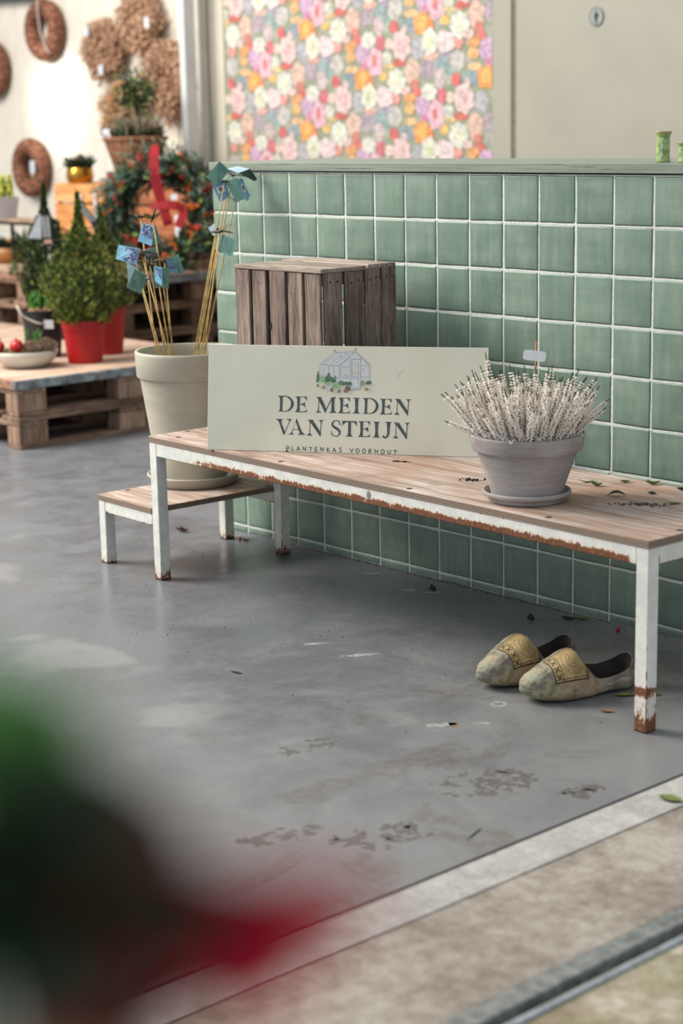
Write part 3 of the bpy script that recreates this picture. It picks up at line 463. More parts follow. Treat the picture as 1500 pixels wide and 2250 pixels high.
def vase(x, y, h, r, label):
    t = thing('vase', label, 'vase', (x, y, 1.24), group=None)
    prof = [(0.0005, 0), (r*.86, 0), (r*.9, .003), (r*.84, h*.12), (r*.80, h*.3), (r*.84, h*.55), (r*.8, h*.72), (r*.84, h*.86), (r*1.06, h*.97), (r*1.08, h), (r*1.0, h), (r*.78, h*.88), (r*.7, h*.5), (r*.7, h*.1), (0.0005, h*.08)]
    ob('body', MB().lathe(prof, 32), M_vase, t, smooth=True)
    mb = MB(); 
    for i in range(9):
        a = -.78; zz = h*(.2+.07*i); w = .0025+.0015*math.sin(i*1.7); rr = r*.862
        a1 = a+.55
        mb.box((-w, -.0006, -.0022), (w, .0004, .0022), M=Matrix.Translation((rr*math.cos(a1-.9), rr*math.sin(a1-.9), zz)) @ Matrix.Rotation(a1-.9+math.pi/2, 4, 'Z'))
    ob('drip_mark', mb, plain('white_drip', (214, 222, 208), .3, .1, 60), t)
vase(1.690, .066, .079, .0215, 'taller flared green glazed vase on the counter top')
vase(1.757, .070, .050, .0200, 'shorter green glazed vase cut by the right frame edge')
# ================================================================== BENCH
def rusty(name, mode):
    g = G(name, .5, .4); s = g.sep(g.gen()); so = g.sep(g.obj())
    inf = g.node('ShaderNodeObjectInfo'); av = g.node('ShaderNodeVectorMath', operation='ADD'); g.link(g.obj(), av.inputs[0]); g.link(inf.outputs['Location'], av.inputs[1]); vv = av.outputs[0]
    n = g.noise(g.mapping(vv, (1, 1, .45)), 130, 5, .75); n2 = g.noise(vv, 22, 4, .65); n3 = g.noise(vv, 260, 3, .6)
    if mode == 'rail':      # rust eats the lower edge, more towards the far end
        low = g.ramp(s[2], [(0, 1), (.27, .88), (.46, .40), (.70, 0)])
        along = g.ramp(s[0], [(0, .0), (.06, .25), (.16, .8), (.45, .9), (.8, 1), (.985, 1), (1, .1)])
        top = g.math('MULTIPLY', g.ramp(s[2], [(.84, 0), (1, .55)]), g.ramp(g.noise(g.obj(), 4, 2), [(.5, 0), (.6, 1)]))
        f = g.math('ADD', g.math('MULTIPLY', low, along), top)
        f = g.math('ADD', f, g.math('MULTIPLY', g.math('SUBTRACT', n, .5), .9)); f = g.math('ADD', f, g.math('MULTIPLY', g.math('SUBTRACT', n2, .5), .7))
        m1 = g.ramp(f, [(.50, 0), (.62, .95)]); m2 = g.ramp(f, [(.34, 0), (.56, .9)])
    else:
        low = g.ramp(s[2], [(0, .85), (.03, .66), (.10, .36), (.28, .16), (1, .04)])
        if mode == 'heavy': low = g.ramp(s[2], [(0, 1), (.04, .95), (.10, .5), (.18, .45), (.215, .9), (.235, .9), (.26, .15), (1, .05)])
        ed = g.math('MAXIMUM', g.math('ABSOLUTE', g.math('SUBTRACT', s[0], .5)), g.math('ABSOLUTE', g.math('SUBTRACT', s[1], .5)))
        ed2 = g.math('MINIMUM', g.math('ABSOLUTE', g.math('SUBTRACT', s[0], .5)), g.math('ABSOLUTE', g.math('SUBTRACT', s[1], .5)))
        ed2 = g.math('MULTIPLY', g.ramp(ed2, [(.40, 0), (.5, 1)]), .44)
        f = g.math('ADD', low, ed2)
        f = g.math('ADD', f, g.math('MULTIPLY', g.math('SUBTRACT', n, .5), .9)); f = g.math('ADD', f, g.math('MULTIPLY', g.math('SUBTRACT', n2, .5), .7))
        m1 = g.ramp(f, [(.60, 0), (.70, .95)]); m2 = g.ramp(f, [(.46, 0), (.66, .75)])
    paint = g.mix(g.ramp(n2, [(.4, 0), (.65, 1)]), (205, 206, 200), (219, 219, 212))
    paint = g.mix(g.math('MULTIPLY', g.ramp(n3, [(.80, 0), (.86, 1)]), .7), paint, (120, 92, 70))
    k = g.mix(m2, paint, (200, 160, 122))
    k = g.mix(m1, k, g.ramp(n3, [(.2, (54, 34, 26)), (.5, (98, 54, 33)), (.8, (142, 82, 48))]))
    g.base(k).rough(g.ramp(m1, [(0, .42), (1, .9)])).bump(g.math('ADD', g.math('MULTIPLY', m1, .5), g.math('MULTIPLY', n, .3)), .25, .001)
    return g.m
M_rail = rusty('white_paint_rusted_rail', 'rail'); M_leg = rusty('white_paint_rusted_leg', 'leg'); M_leg2 = rusty('white_paint_rusted_leg_heavy', 'heavy')
def plywood():
    g = G('weathered_plywood', .72, .25); v = g.obj(); s = g.sep(v)
    n1 = g.noise(g.mapping(v, (1.1, 16, 1)), 2.6, 6, .66, .8, gain=2.6); n2 = g.noise(g.mapping(v, (1.4, 60, 1)), 6, 4, .65); n3 = g.noise(v, 2.2, 4, .6, .4); n4 = g.noise(v, 7, 4, .65)
    f = g.math('ADD', g.math('MULTIPLY', n1, .6), g.math('MULTIPLY', n2, .4))
    k = g.ramp(f, [(.10, (80, 67, 60)), (.32, (140, 119, 105)), (.58, (176, 158, 146)), (.84, (203, 192, 184))])
    k = g.mix(g.math('MULTIPLY', g.ramp(n3, [(.52, 0), (.78, 1)]), .5), k, (150, 112, 84))
    k = g.mix(g.math('MULTIPLY', g.ramp(n4, [(.66, 0), (.82, 1)]), .45), k, (92, 80, 74))
    # edge of the board: plies seen end-on
    geo = g.node('ShaderNodeNewGeometry'); nz = g.math('ABSOLUTE', g.sep(geo.outputs['Normal'])[2])
    side = g.math('LESS_THAN', nz, .45)
    ply = g.math('FRACT', g.math('MULTIPLY', g.sep(g.gen())[2], 4.5))
    pn = g.noise(g.mapping(v, (6, 6, 1)), 3, 4, .7)
    pk = g.ramp(g.math('ADD', ply, g.math('MULTIPLY', g.math('SUBTRACT', pn, .5), .25)), [(.36, (70, 58, 50)), (.5, (152, 132, 116)), (.9, (168, 148, 132)), (1, (80, 66, 58))])
    k = g.mix(side, k, pk)
    g.base(k).bump(f, .25, .002); return g.m
M_ply = plywood()
bench = thing('plywood_bench', 'long low plywood bench on a rusty white steel frame, lower step at left', 'bench', (.288, -.599, 0), (0, 0, R(-1.73)))
S = .036; L = 1.951; D = .505; H = .428
ob('bench_top', MB().box((-.002, -.002, H), (L+.002, D, .446), ch=.0012), M_ply, bench)
ob('step_top', MB().box((-.305, -.002, .2045), (-.001, D, .2225), ch=.0012), M_ply, bench)
legm = MB().box((0, 0, .002), (S, S, H), ch=.002).mesh('leg', M_leg)
for x, y in ((0, 0), (L-S, 0), (0, D-S), (L-S, D-S)):
    l = ob('leg', legm if (x == 0 or y > 0) else MB().box((0, 0, .002), (S, S, H), ch=.002), M_leg2, bench, (x, y, 0))
    ob('foot_cap', MB().box((.001, .001, 0), (S-.001, S-.001, .0045)), plain('black_foot', (46, 42, 40), .7), l)
slegm = MB().box((0, 0, .002), (S, S, .2045), ch=.002).mesh('step_leg', M_leg)
for x, y in ((-.303, 0), (-.303, D-S)):
    l = ob('step_leg', slegm, None, bench, (x, y, 0))
    ob('foot_cap', MB().box((.001, .001, 0), (S-.001, S-.001, .0045)), bpy.data.materials['black_foot'], l)
for y in (0, D-S):
    ob('rail', MB().box((S, y+.0004, H-.041), (L-S, y+S-.0004, H), ch=.002), M_rail, bench)
    ob('step_rail', MB().box((-.303+S, y+.0004, .168), (0, y+S-.0004, .2045), ch=.002), M_leg, bench)
for x in (0, L-S): ob('side_rail', MB().box((x+.0004, S, H-.041), (x+S-.0004, D-S, H), ch=.002), M_rail, bench)
ob('step_side_rail', MB().box((-.303+.0004, S, .168), (-.303+S-.0004, D-S, .2045), ch=.002), M_leg, bench)
M_screw = plain('dark_screw_head', (58, 44, 36), .7, .3, 200)
sc = MB(); sc.lathe([(.0001, .0006), (.0075, .0006), (.0085, 0)], 14); scm = sc.mesh('screw_head', M_screw)
for x, y in ((.02, .13), (.085, .05), (.02, .42), (.62, .02), (1.15, .018), (1.63, .022), (1.93, .13), (1.93, .4), (1.2, .48), (.62, .48)):
    ob('screw_head', scm, None, bench, (x, y, .4460))
for x, y in ((-.285, .10), (-.018, .02), (-.018, .46), (-.285, .44)): ob('screw_head', scm, None, bench, (x, y, .2225))
ob('weld_scar', MB().ball((1.012, .0005, .411), (.009, .0012, .013), 12, 8), plain('bare_steel', (150, 146, 140), .5, .3, 60), bench)

# ================================================================== BIG POT AND SAUCER ON THE STEP
def glazed_cream(name, a, b):
    g = G(name, .5, .35); v = g.obj()
    n = g.noise(g.mapping(v, (1, 1, 5)), 9, 5, .6, gain=1); n2 = g.noise(v, 3.5, 4, gain=1.2); sp = g.voro(v, 85)
    k = g.mix(g.ramp(g.math('ADD', g.math('MULTIPLY', n, .5), g.math('MULTIPLY', n2, .5)), [(.38, 0), (.62, 1)]), a, b)
    k = g.mix(g.math('MULTIPLY', g.ramp(sp, [(.025, 1), (.05, 0)]), g.ramp(g.noise(v, 16, 1), [(.58, 0), (.64, .9)])), k, (90, 78, 62))
    g.base(k).bump(n, .08, .002); return g.m
M_pot = glazed_cream('cream_glazed_pot', (172, 167, 150), (186, 181, 165))
px, py = .058, -.262
sau = ob('plant_saucer', MB().lathe([(.0005, 0), (.128, 0), (.138, .003), (.149, .026), (.1525, .030), (.1525, .034), (.150, .036), (.146, .034), (.140, .012), (.128, .0075), (.0005, .0075)], 72), M_pot, loc=(px, py, .2228), smooth=True); sharp(sau, 50)
tag(sau, 'cream ceramic saucer under the tall pot on the bench step', 'saucer')
pot = thing('flower_pot', 'tall cream ceramic pot with wide rim band standing on the bench step', 'pot', (px, py, .2306))
prof = [(.0005, 0), (.092, 0), (.104, .006), (.110, .018), (.119, .06), (.138, .17), (.1615, .338), (.1625, .343), (.1705, .345), (.1725, .348), (.1755, .418), (.1755, .4245), (.1735, .4275), (.168, .4275), (.1655, .424), (.163, .40), (.155, .345), (.13, .17), (.108, .05), (.1, .03), (.0005, .028)]
p = ob('body', MB().lathe(prof, 88), M_pot, pot, smooth=True); sharp(p, 34)
ob('floral_foam', MB().lathe([(.0005, .20), (.130, .20), (.1375, .26), (.120, .268), (.0005, .27)], 40, wob=lambda a, j: .01*math.sin(a*7+j)), plain('dark_soil', (62, 54, 46), .95, .4, 60, .5), pot, smooth=True)

# ================================================================== STAKES WITH CARDS
M_bamboo = plain('bamboo', (190, 158, 92), .55, .25, 40, 0, .35)
M_teal = G('green_card', .45, .4); M_teal.base(M_teal.mix(M_teal.ramp(M_teal.noise(M_teal.obj(), 24, 3), [(.3, 0), (.7, 1)]), (86, 130, 120), (106, 148, 136))); M_teal = M_teal.m
M_blue = plain('blue_card', (112, 168, 198), .45, .12, 20); M_palec = plain('pale_blue_card', (168, 196, 210), .45, .1, 20)
M_darkc = plain('dark_green_card', (44, 72, 62), .5, .2, 20); M_greyc = plain('grey_card', (92, 98, 100), .5, .3, 90)
M_print = plain('dark_print', (38, 62, 62), .6); M_white = plain('white_label', (206, 210, 216), .5, .05, 40)
gp = G('photo_print', .35, .5); v = gp.obj(); n = gp.noise(v, 62, 5, .7, 2.2); n2 = gp.noise(v, 30, 3, .6, 1.5)
gp.base(gp.mix(gp.ramp(n2, [(.35, 0), (.62, 1)]), gp.ramp(n, [(.36, (18, 28, 50)), (.45, (54, 84, 140)), (.52, (40, 44, 62)), (.58, (150, 180, 205)), (.64, (60, 66, 92)), (.72, (214, 220, 226))]), gp.ramp(n, [(.36, (24, 24, 36)), (.5, (88, 120, 170)), (.56, (58, 46, 60)), (.66, (176, 196, 214))]))); M_photo = gp.m
M_bug = plain('black_enamel', (22, 24, 26), .35); M_wing = plain('ochre_wing', (150, 112, 40), .4, .2, 60); M_wire = plain('brass_wire', (150, 132, 84), .4, .1, 60, 0, .5, .6)
CARD = [M_teal, M_blue, M_palec, M_darkc, M_greyc, M_photo, M_print, M_white]
def bil(q, u, v): return q[0]*(1-u)*(1-v)+q[1]*u*(1-v)+q[2]*u*v+q[3]*(1-u)*v
def card_mesh(kind, q):
    q = [Vector(p) for p in q]; n = (q[1]-q[0]).cross(q[3]-q[0]).normalized()
    if n.dot(cam.matrix_world.translation - q[0]) < 0: n = -n
    mb = MB(); basei = {'photo': 1, 'plain': 0, 'halfphoto': 1, 'lines': 0, 'dark': 3, 'grey': 4, 'pale': 2, 'code': 1}[kind]
    mb.slab([p - n*.0005 for p in q], .001, basei, n)
    def patch(u0, v0, u1, v1, mi, lift=.0008): mb.slab([bil(q, u0, v0)+n*.0005, bil(q, u1, v0)+n*.0005, bil(q, u1, v1)+n*.0005, bil(q, u0, v1)+n*.0005], lift-.0004, mi, n)
    if kind == 'photo': patch(.12, .06, .97, .66, 5)
    if kind == 'halfphoto':
        patch(.36, .05, .97, .95, 5)
        for i in range(4): patch(.06, .2+.16*i, .26, .23+.16*i, 6, .0006)
    if kind == 'lines':
        r2 = random.Random(int(q[0].z*9000))
        for i in range(12): patch(.10, .09+.066*i, r2.uniform(.78, .92), .108+.066*i, 6, .0006)
        patch(.62, .93, .84, .955, 6, .0006)
    if kind == 'code':
        patch(.16, .26, .80, .62, 7)
        for i in range(9): patch(.34+.03*i, .32, .352+.03*i+.006*(i % 3), .54, 6, .0011)
    if kind == 'grey':
        for i in range(2): patch(.15, .3+.2*i, .8, .36+.2*i, 7, .0006)
    return mb
def dragonfly(parent, P, d, wing, seed):
    """body, four wire wings, at the top of a stake"""
    r2 = random.Random(seed); P = Vector(P); d = Vector(d).normalized()
    ob('insect_body', MB().tube([P-d*.014, P-d*.008, P, P+d*.012, P+d*.03, P+d*.036], [.0016, .0042, .0046, .0036, .0024, .0012], 8), M_bug, parent, smooth=True)
    side = d.cross(Vector((.2, .1, 1))).normalized(); upv = side.cross(d)
    for k, (sg, sw) in enumerate(((1, .25), (-1, .25), (1, -.35), (-1, -.35))):
        ax = (side*sg + d*sw + upv*r2.uniform(-.1, .5)).normalized(); w = ax.cross(upv).normalized(); pts = []
        for i in range(14):
            t = 2*math.pi*i/14; pts.append(P + ax*(.028-.026*math.cos(t)) + w*(.0075*math.sin(t)))
        if wing and k < 2:
            mb = MB(); nn = ax.cross(w).normalized()*.0005
            mb.add([p for p in pts]+[p+nn for p in pts], [tuple(range(14)), tuple(range(27, 13, -1))]+[(i, (i+1) % 14, 14+(i+1) % 14, 14+i) for i in range(14)]); ob('wing', mb, M_wing, parent)
        else:
            ob('wing', MB().tube(pts, .0006, 5, closed=True), M_wire, parent, smooth=True)
SLAB = ['bamboo stake with a hanging blue photo card, topmost of the left bunch in the pot', 'bamboo stake of the left bunch whose plain green card points right', 'bamboo stake whose wide blue photo card sticks out furthest left', 'bamboo stake with the lowest green text card of the left bunch', 'bamboo stake carrying a folded dark green card in the middle of the left bunch', 'bamboo stake with half photo, half text card, lower right of the left bunch', 'bare bamboo stake without a card in the left bunch', 'bamboo stake with a pale blue card mostly behind the left green text card',
 'bamboo stake with the tilted green text card, highest and leftmost of the right bunch', 'bamboo stake with a blue barcode card below the tilted green card of the right bunch', 'bamboo stake with green text card and white price patch, right of the barcode card', 'bamboo stake with a pale folded card lying flat, uppermost right of the right bunch', 'bamboo stake with a single blue text card halfway down the right bunch', 'bamboo stake with a small pale card pointing left, halfway down the right bunch']
SIN = 0
for i, s in enumerate(DATA['stakes']):
    a, b = Vector(s['s'][0]), Vector(s['s'][1])
    # carry the stake on down to the filling of the pot
    k = (a.z - .475)/(a.z-b.z); b2 = a + (b-a)*k
    t = thing('garden_stake', SLAB[i], 'stake', tuple(b2), group='dragonfly stakes in the tall pot')
    inv = Matrix.Translation(-b2)
    st = ob('stick', MB().tube([b2, b2+(a-b2)*.5, a], [.0022, .0021, .0019], 8), M_bamboo, None, smooth=True)
    kids = [st]
    for kind, q in s['cards']: kids.append(ob('card', card_mesh(kind, q), CARD))
    pre = set(bpy.data.objects)
    dd = (rnd.uniform(.3, 1)*(1 if i < 8 else -1), rnd.uniform(-.3, .6), rnd.uniform(-.5, .2) if i != 1 else 1.2)
    dragonfly(None, a+Vector((0, 0, .003)), dd, i in (0, 1, 13), 50+i)
    kids += [o for o in bpy.data.objects if o not in pre]
    if s['cards']:
        q = [Vector(p) for p in s['cards'][0][1]]; c0 = min(q, key=lambda p: (p-a).length)
        kids.append(ob('tie', MB().tube([a, (a+c0)/2+Vector((0, 0, .004)), c0], .0007, 5), M_bug))
    for o in kids:
        o.data.transform(inv); o.parent = t
    if i == 0: 
        ob('bead', MB().ball((a-b2)+Vector((-.008, -.008, .006)), .0035, 10, 7), M_white, t, smooth=True)

# ================================================================== CRATE
def crate_wood(name, a, b, c): return wood(name, a, b, c, 'Z', 1.0, .14, .85, .5)
M_crate = crate_wood('weathered_crate_wood', (84, 70, 64), (124, 108, 98), (150, 134, 124))
M_crate2 = wood('weathered_end_wood', (104, 92, 82), (146, 134, 122), (172, 160, 148), 'X', 1.0, .1, .9, .5)
crate = thing('wooden_crate', 'weathered brown slatted wooden crate standing upright on the bench against the tiles', 'crate', (.478, -.398, .4462), (0, 0, R(.6)))
W_, D_, H_ = .384, .292, .507
def slat(parent, lo, hi, mat, seed, name='slat', ch=.0022):
    r2 = random.Random(seed); c = [(lo[i]+hi[i])/2 for i in range(3)]; h = [(hi[i]-lo[i])/2 for i in range(3)]
    mb = MB().box([-x for x in h], h, ch=ch)
    o = ob(name, mb, mat, parent, c, (r2.uniform(-.004, .004), r2.uniform(-.004, .004), r2.uniform(-.003, .003))); return o
xs = [(0, .0655), (.0765, .139), (.1555, .225), (.236, .300), (.311, .377)]
for i, (a, b) in enumerate(xs):
    slat(crate, (a, 0, 0), (b, .010, H_-.008+rnd.uniform(-.002, .002)), M_crate, i)
ys = [(.013, .080), (.092, .162), (.170, .228), (.236, .292)]
for i, (a, b) in enumerate(ys):
    slat(crate, (W_-.012, a, 0), (W_, b, H_-.004+rnd.uniform(-.003, .003)), M_crate, 10+i)
    slat(crate, (0, a, 0), (.011, b, H_-.006), M_crate, 20+i)
slat(crate, (-.003, -.003, H_-.008), (W_+.003, .172, H_+.004), M_crate2, 31, 'end_board'); slat(crate, (.0, .181, H_-.006), (W_, .292, H_+.006), M_crate2, 32, 'end_board')
slat(crate, (.0125, .0115, .002), (W_-.0135, .15, .014), M_crate2, 33, 'end_board'); slat(crate, (.0125, .16, .002), (W_-.0135, .288, .014), M_crate2, 34, 'end_board')
for x in (.012, W_-.034):
    for z in (.0145, H_-.044): slat(crate, (x, .0115, z), (x+.021, .286, z+.035), M_crate, 40+int(x*100)+int(z*9), 'corner_batten')
nm = MB(); nm.lathe([(.0001, -.0022), (.0038, -.0022), (.0046, -.001), (.0046, 0)], 12, M=Matrix.Rotation(R(-90), 4, 'X')); nmm = nm.mesh('nail_cap', plain('pale_nail', (196, 190, 182), .5, .1, 90))
for x, z in ((.108, .462), (.250, .438), (.273, .449)): ob('nail_cap', nmm, None, crate, (x, -.0002, z), (R(180), 0, 0))
dk = MB(); dk.lathe([(.0001, 0), (.003, .0004), (.0034, 0)], 10, M=Matrix.Rotation(R(90), 4, 'Y')); dkm = dk.mesh('nail_head', plain('rusty_nail', (44, 34, 30), .8))
for i, (a, b) in enumerate(ys):
    for f in (.3, .72): ob('nail_head', dkm, None, crate, (W_+.0002, a+(b-a)*f, H_-.036+rnd.uniform(-.006, .006)))
kn = MB(); kn.lathe([(.0001, 0), (.0105, 0)], 18, M=Matrix.Rotation(R(90), 4, 'X')); ob('knot_hole', kn, plain('knot_dark', (16, 13, 12), .9), crate, (.159, -.0006, .338)).scale = (.6, 1, 1)

# ================================================================== SIGN BOARD
Sg = DATA['sign']; d = Vector(Sg['d']); up = Vector(Sg['up']); nb = d.cross(up)   # nb points to the viewer
Mx = Matrix(((d.x, -nb.x, up.x, Sg['o'][0]), (d.y, -nb.y, up.y, Sg['o'][1]), (d.z, -nb.z, up.z, Sg['o'][2]+.0008), (0, 0, 0, 1)))
sign = thing('shop_sign', 'cream board sign lettered De Meiden van Steijn leaning across the bench', 'sign'); sign.matrix_world = Mx
gs = G('cream_board', .5, .35); n = gs.noise(gs.obj(), 4, 4); n2 = gs.noise(gs.obj(), 70, 3, gain=1)
k = gs.mix(gs.ramp(n, [(.35, 0), (.65, 1)]), (211, 211, 193), (218, 217, 200)); k = gs.mix(gs.math('MULTIPLY', gs.ramp(n2, [(.68, 0), (.74, 1)]), .25), k, (160, 158, 140)); gs.base(k)
ob('board', MB().box((0, 0, 0), (.8135, .005, .3015), ch=.0006), gs.m, sign)
ob('board_core', MB().box((.0005, .0052, .0003), (.8138, .0062, .3010)), plain('dark_core', (50, 50, 48), .6), sign)
M_ink = G('slate_ink', .6, .3); n = M_ink.noise(M_ink.obj(), 210, 4, .7); M_ink.base(M_ink.ramp(n, [(.3, (60, 74, 76)), (.62, (80, 92, 94)), (.74, (118, 126, 124))])); M_ink = M_ink.m
mb = MB()
for p in DATA['title']: mb.add([(x/1000, -.0006, z/1000) for x, z in p], [tuple(range(len(p)))])
def tri(o):
    bm = bmesh.new(); bm.from_mesh(o.data); bmesh.ops.triangulate(bm, faces=bm.faces[:], ngon_method='EAR_CLIP'); bm.to_mesh(o.data); bm.free(); return o
tri(ob('title_lettering', mb, M_ink, sign))
def ribbon(mb, pts, w, y, mi=0):
    pts = [Vector((x/1000, y, z/1000)) for x, z in pts]
    for a, b in zip(pts, pts[1:]):
        t = (b-a); 
        if t.length < 1e-7: continue
        t = t.normalized(); s = Vector((t.z, 0, -t.x))*w; e = t*w*.6
        mb.add([a-s-e, b-s+e, b+s+e, a+s-e], [(0, 1, 2, 3)], mi)
mb = MB()
for i, pl in enumerate(DATA['sub']): ribbon(mb, pl, .00088, -.0006-.00001*(i % 5))
ob('subtitle_lettering', mb, plain('dark_ink', (64, 62, 62), .6), sign)
ginks = {}
def gm(c):
    c = tuple(c)
    if c not in ginks: ginks[c] = plain('sign_paint_%d_%d_%d' % c, c, .6, .02 if min(c) > 185 else .12, 260)
    return ginks[c]
mats = []; mb = MB()
def gi(c):
    m = gm(c)
    if m not in mats: mats.append(m)
    return mats.index(m)
for i, (pl, c) in enumerate(DATA['gfill']): mb.add([(x/1000, -.0004-.00008*i, z/1000) for x, z in pl], [tuple(range(len(pl)))], gi(c))
for i, (a, b, w) in enumerate(DATA['gline']): ribbon(mb, [a, b], max(.00032, w/1000*.42), -.0009-.00001*i, gi((142, 146, 172) if i % 3 else (128, 134, 150)))
for i, (c, rx, rz, colr) in enumerate(DATA['gell']):
    nn = 18; leafy = i >= 4 and i < 32
    mb.add([(c[0]/1000+rx/1000*math.cos(2*math.pi*j/nn)*(1+(.16*math.sin(j*2.7+i) if leafy else 0)), -.0014-.00003*i, c[1]/1000+rz/1000*math.sin(2*math.pi*j/nn)*(1+(.16*math.sin(j*3.1+i) if leafy else 0))) for j in range(nn)], [tuple(range(nn))], gi(colr))
tri(ob('greenhouse_drawing', mb, mats, sign))
mb = MB(); ribbon(mb, [(553, 213), (562, 222), (574, 238)], .0003, -.0005); ob('scratch', mb, plain('scratch_grey', (160, 158, 146), .6), sign)
ob('chip', MB().add([(.2325, -.0007, .0006), (.2475, -.0007, .0006), (.2425, -.0007, .0025), (.2400, -.0007, .0058), (.2380, -.0007, .0022)], [(0, 1, 2, 3, 4)]), plain('chip_black', (24, 24, 22), .8), sign)
# ================================================================== HEATHER
def terracotta(name):
    g = G(name, .82, .2); v = g.obj(); s = g.sep(v)
    n = g.noise(v, 7, 5, .62); n2 = g.noise(g.mapping(v, (1, 1, 10)), 14, 4, .6); n3 = g.noise(v, 90, 3)
    f = g.math('ADD', g.math('MULTIPLY', n, .65), g.math('MULTIPLY', n2, .35))
    k = g.ramp(f, [(.25, (140, 129, 123)), (.5, (158, 150, 147)), (.75, (174, 170, 170))])
    k = g.mix(g.math('MULTIPLY', g.ramp(n3, [(.7, 0), (.85, 1)]), .25), k, (122, 108, 100))
    g.base(k).bump(n2, .12, .001); return g.m
M_terra = terracotta('greyed_terracotta')
hx, hy = 1.744, -.511
sd = ob('plant_saucer', MB().lathe([(.0005, 0), (.088, 0), (.0935, .002), (.0965, .011), (.0985, .0125), (.106, .0155), (.1085, .019), (.108, .0245), (.1055, .0265), (.102, .0245), (.097, .014), (.09, .009), (.0005, .008)], 64), M_terra, loc=(hx, hy, .4464), smooth=True); sharp(sd, 42)
tag(sd, 'grey clay saucer under the heather pot on the bench', 'saucer')
hp = thing('potted_heather', 'white flowering heather in a greyed clay pot on the bench in front of the tiles', 'plant', (hx, hy, .4550))
p = ob('pot', MB().lathe([(.0005, 0), (.082, 0), (.0865, .004), (.0895, .018), (.1225, .114), (.1235, .117), (.1335, .119), (.1355, .122), (.1395, .151), (.1395, .155), (.137, .1575), (.131, .1575), (.128, .154), (.118, .115), (.085, .02), (.0005, .016)], 80), M_terra, hp, smooth=True); sharp(p, 36)
M_soil = plain('potting_soil', (48, 38, 32), .95, .5, 90, .8)
ob('soil', MB().lathe([(.0005, .146), (.05, .150), (.09, .144), (.128, .136), (.126, .125), (.0005, .125)], 40, wob=lambda a, j: .02*math.sin(a*9+j*2)), M_soil, hp, smooth=True)
M_stem = plain('heather_stem', (70, 50, 40), .8, .3, 90); M_bell = plain('heather_bell', (242, 238, 228), .6, .06, 160, c2=(226, 212, 198)); M_tip = plain('heather_tip', (52, 84, 46), .7, .3, 90); M_bellw = plain('heather_bell_pale', (244, 244, 242), .6, .04, 120)
def sprig_mesh(Ln, seed, bare, dens, mat3):
    r2 = random.Random(seed); mb = MB(); ph = r2.uniform(0, 6.28); amp = r2.uniform(.004, .013)
    def cen(t): return Vector((amp*math.sin(t*2.4+ph)*t*1.6, amp*math.cos(t*1.9+ph)*t, Ln*t))
    mb.tube([cen(i/7) for i in range(8)], [.0013*(1-.5*i/7) for i in range(8)], 5, 0)
    z = bare*Ln
    while z < Ln*.93:
        t = z/Ln; c = cen(t); k = r2.choice((4, 5, 5)); rr = .0064*(1.05-.5*max(0, t-.55)/.45); a0 = r2.uniform(0, 6.28)
        for i in range(k):
            a = a0+2*math.pi*i/k+r2.uniform(-.25, .25); dx, dy = math.cos(a), math.sin(a); sz = .0027*(1.1-.45*max(0, t-.5)*2)*r2.uniform(.8, 1.2)
            M = Matrix.Translation(c+Vector((dx*rr*.72, dy*rr*.72, -.0006))) @ Matrix.Rotation(a, 4, 'Z') @ Matrix.Rotation(R(112), 4, 'Y')
            mb.add([(0, 0, -.0016), (sz, 0, .0008), (0, sz, .0008), (-sz, 0, .0008), (0, -sz, .0008), (sz*.55, 0, .0042), (0, sz*.55, .0042), (-sz*.55, 0, .0042), (0, -sz*.55, .0042)],
                   [(0, 2, 1), (0, 3, 2), (0, 4, 3), (0, 1, 4), (1, 2, 6, 5), (2, 3, 7, 6), (3, 4, 8, 7), (4, 1, 5, 8), (5, 6, 7, 8)], 1, M)
        if r2.random() < .25:
            a = r2.uniform(0, 6.28); mb.add([c, c+Vector((math.cos(a)*.006, math.sin(a)*.006, .004)), c+Vector((math.cos(a)*.005, math.sin(a)*.005, .007))], [(0, 1, 2)], 2)
        z += dens*r2.uniform(.85, 1.2)
    for i in range(26):
        t = r2.uniform(.9, 1.0); c = cen(t); a = r2.uniform(0, 6.28); l = r2.uniform(.003, .007)
        e = c+Vector((math.cos(a)*l*.7, math.sin(a)*l*.7, l)); w = Vector((-math.sin(a), math.cos(a), 0))*.0007
        mb.add([c-w, c+w, e], [(0, 1, 2)], 2)
    return mb.mesh('flower_sprig', [M_stem, mat3, M_tip])
sm = [sprig_mesh(.172, 90+i, .10, .0066, M_bell) for i in range(8)]
sw = [sprig_mesh(.085, 120+i, .10, .0052, M_bellw) for i in range(4)]
r3 = random.Random(21)
def aim(o, P, dirv, spin, sc):
    q = Vector(dirv).normalized().to_track_quat('Z', 'Y'); o.location = P
    o.rotation_mode = 'QUATERNION'; o.rotation_quaternion = q @ Euler((0, 0, spin)).to_quaternion(); o.scale = (1, 1, sc)
N_S = 165
for i in range(N_S):
    f = math.sqrt((i+.5)/N_S); a = i*2.39996; r = .108*f
    lean = .70*f**1.5; ln = (1.0 - .10*f)*r3.uniform(.66, 1.14)
    dx, dy = math.cos(a)+r3.uniform(-.25, .25), math.sin(a)+r3.uniform(-.25, .25)
    o = ob('flower_sprig', sm[i % 8], None, hp)
    aim(o, (r*math.cos(a), r*math.sin(a), .140), (dx*math.sin(lean), dy*math.sin(lean), math.cos(lean)), r3.uniform(0, 6.28), ln)
for i in range(26):      # short pale shoots tumbling to the rim
    a = 2*math.pi*i/26+r3.uniform(-.1, .1); lean = r3.uniform(.6, 1.05)
    o = ob('flower_sprig', sw[i % 4], None, hp)
    aim(o, (.094*math.cos(a), .094*math.sin(a), .142), (math.cos(a)*math.sin(lean), math.sin(a)*math.sin(lean), math.cos(lean)), r3.uniform(0, 6.28), r3.uniform(.5, .8))
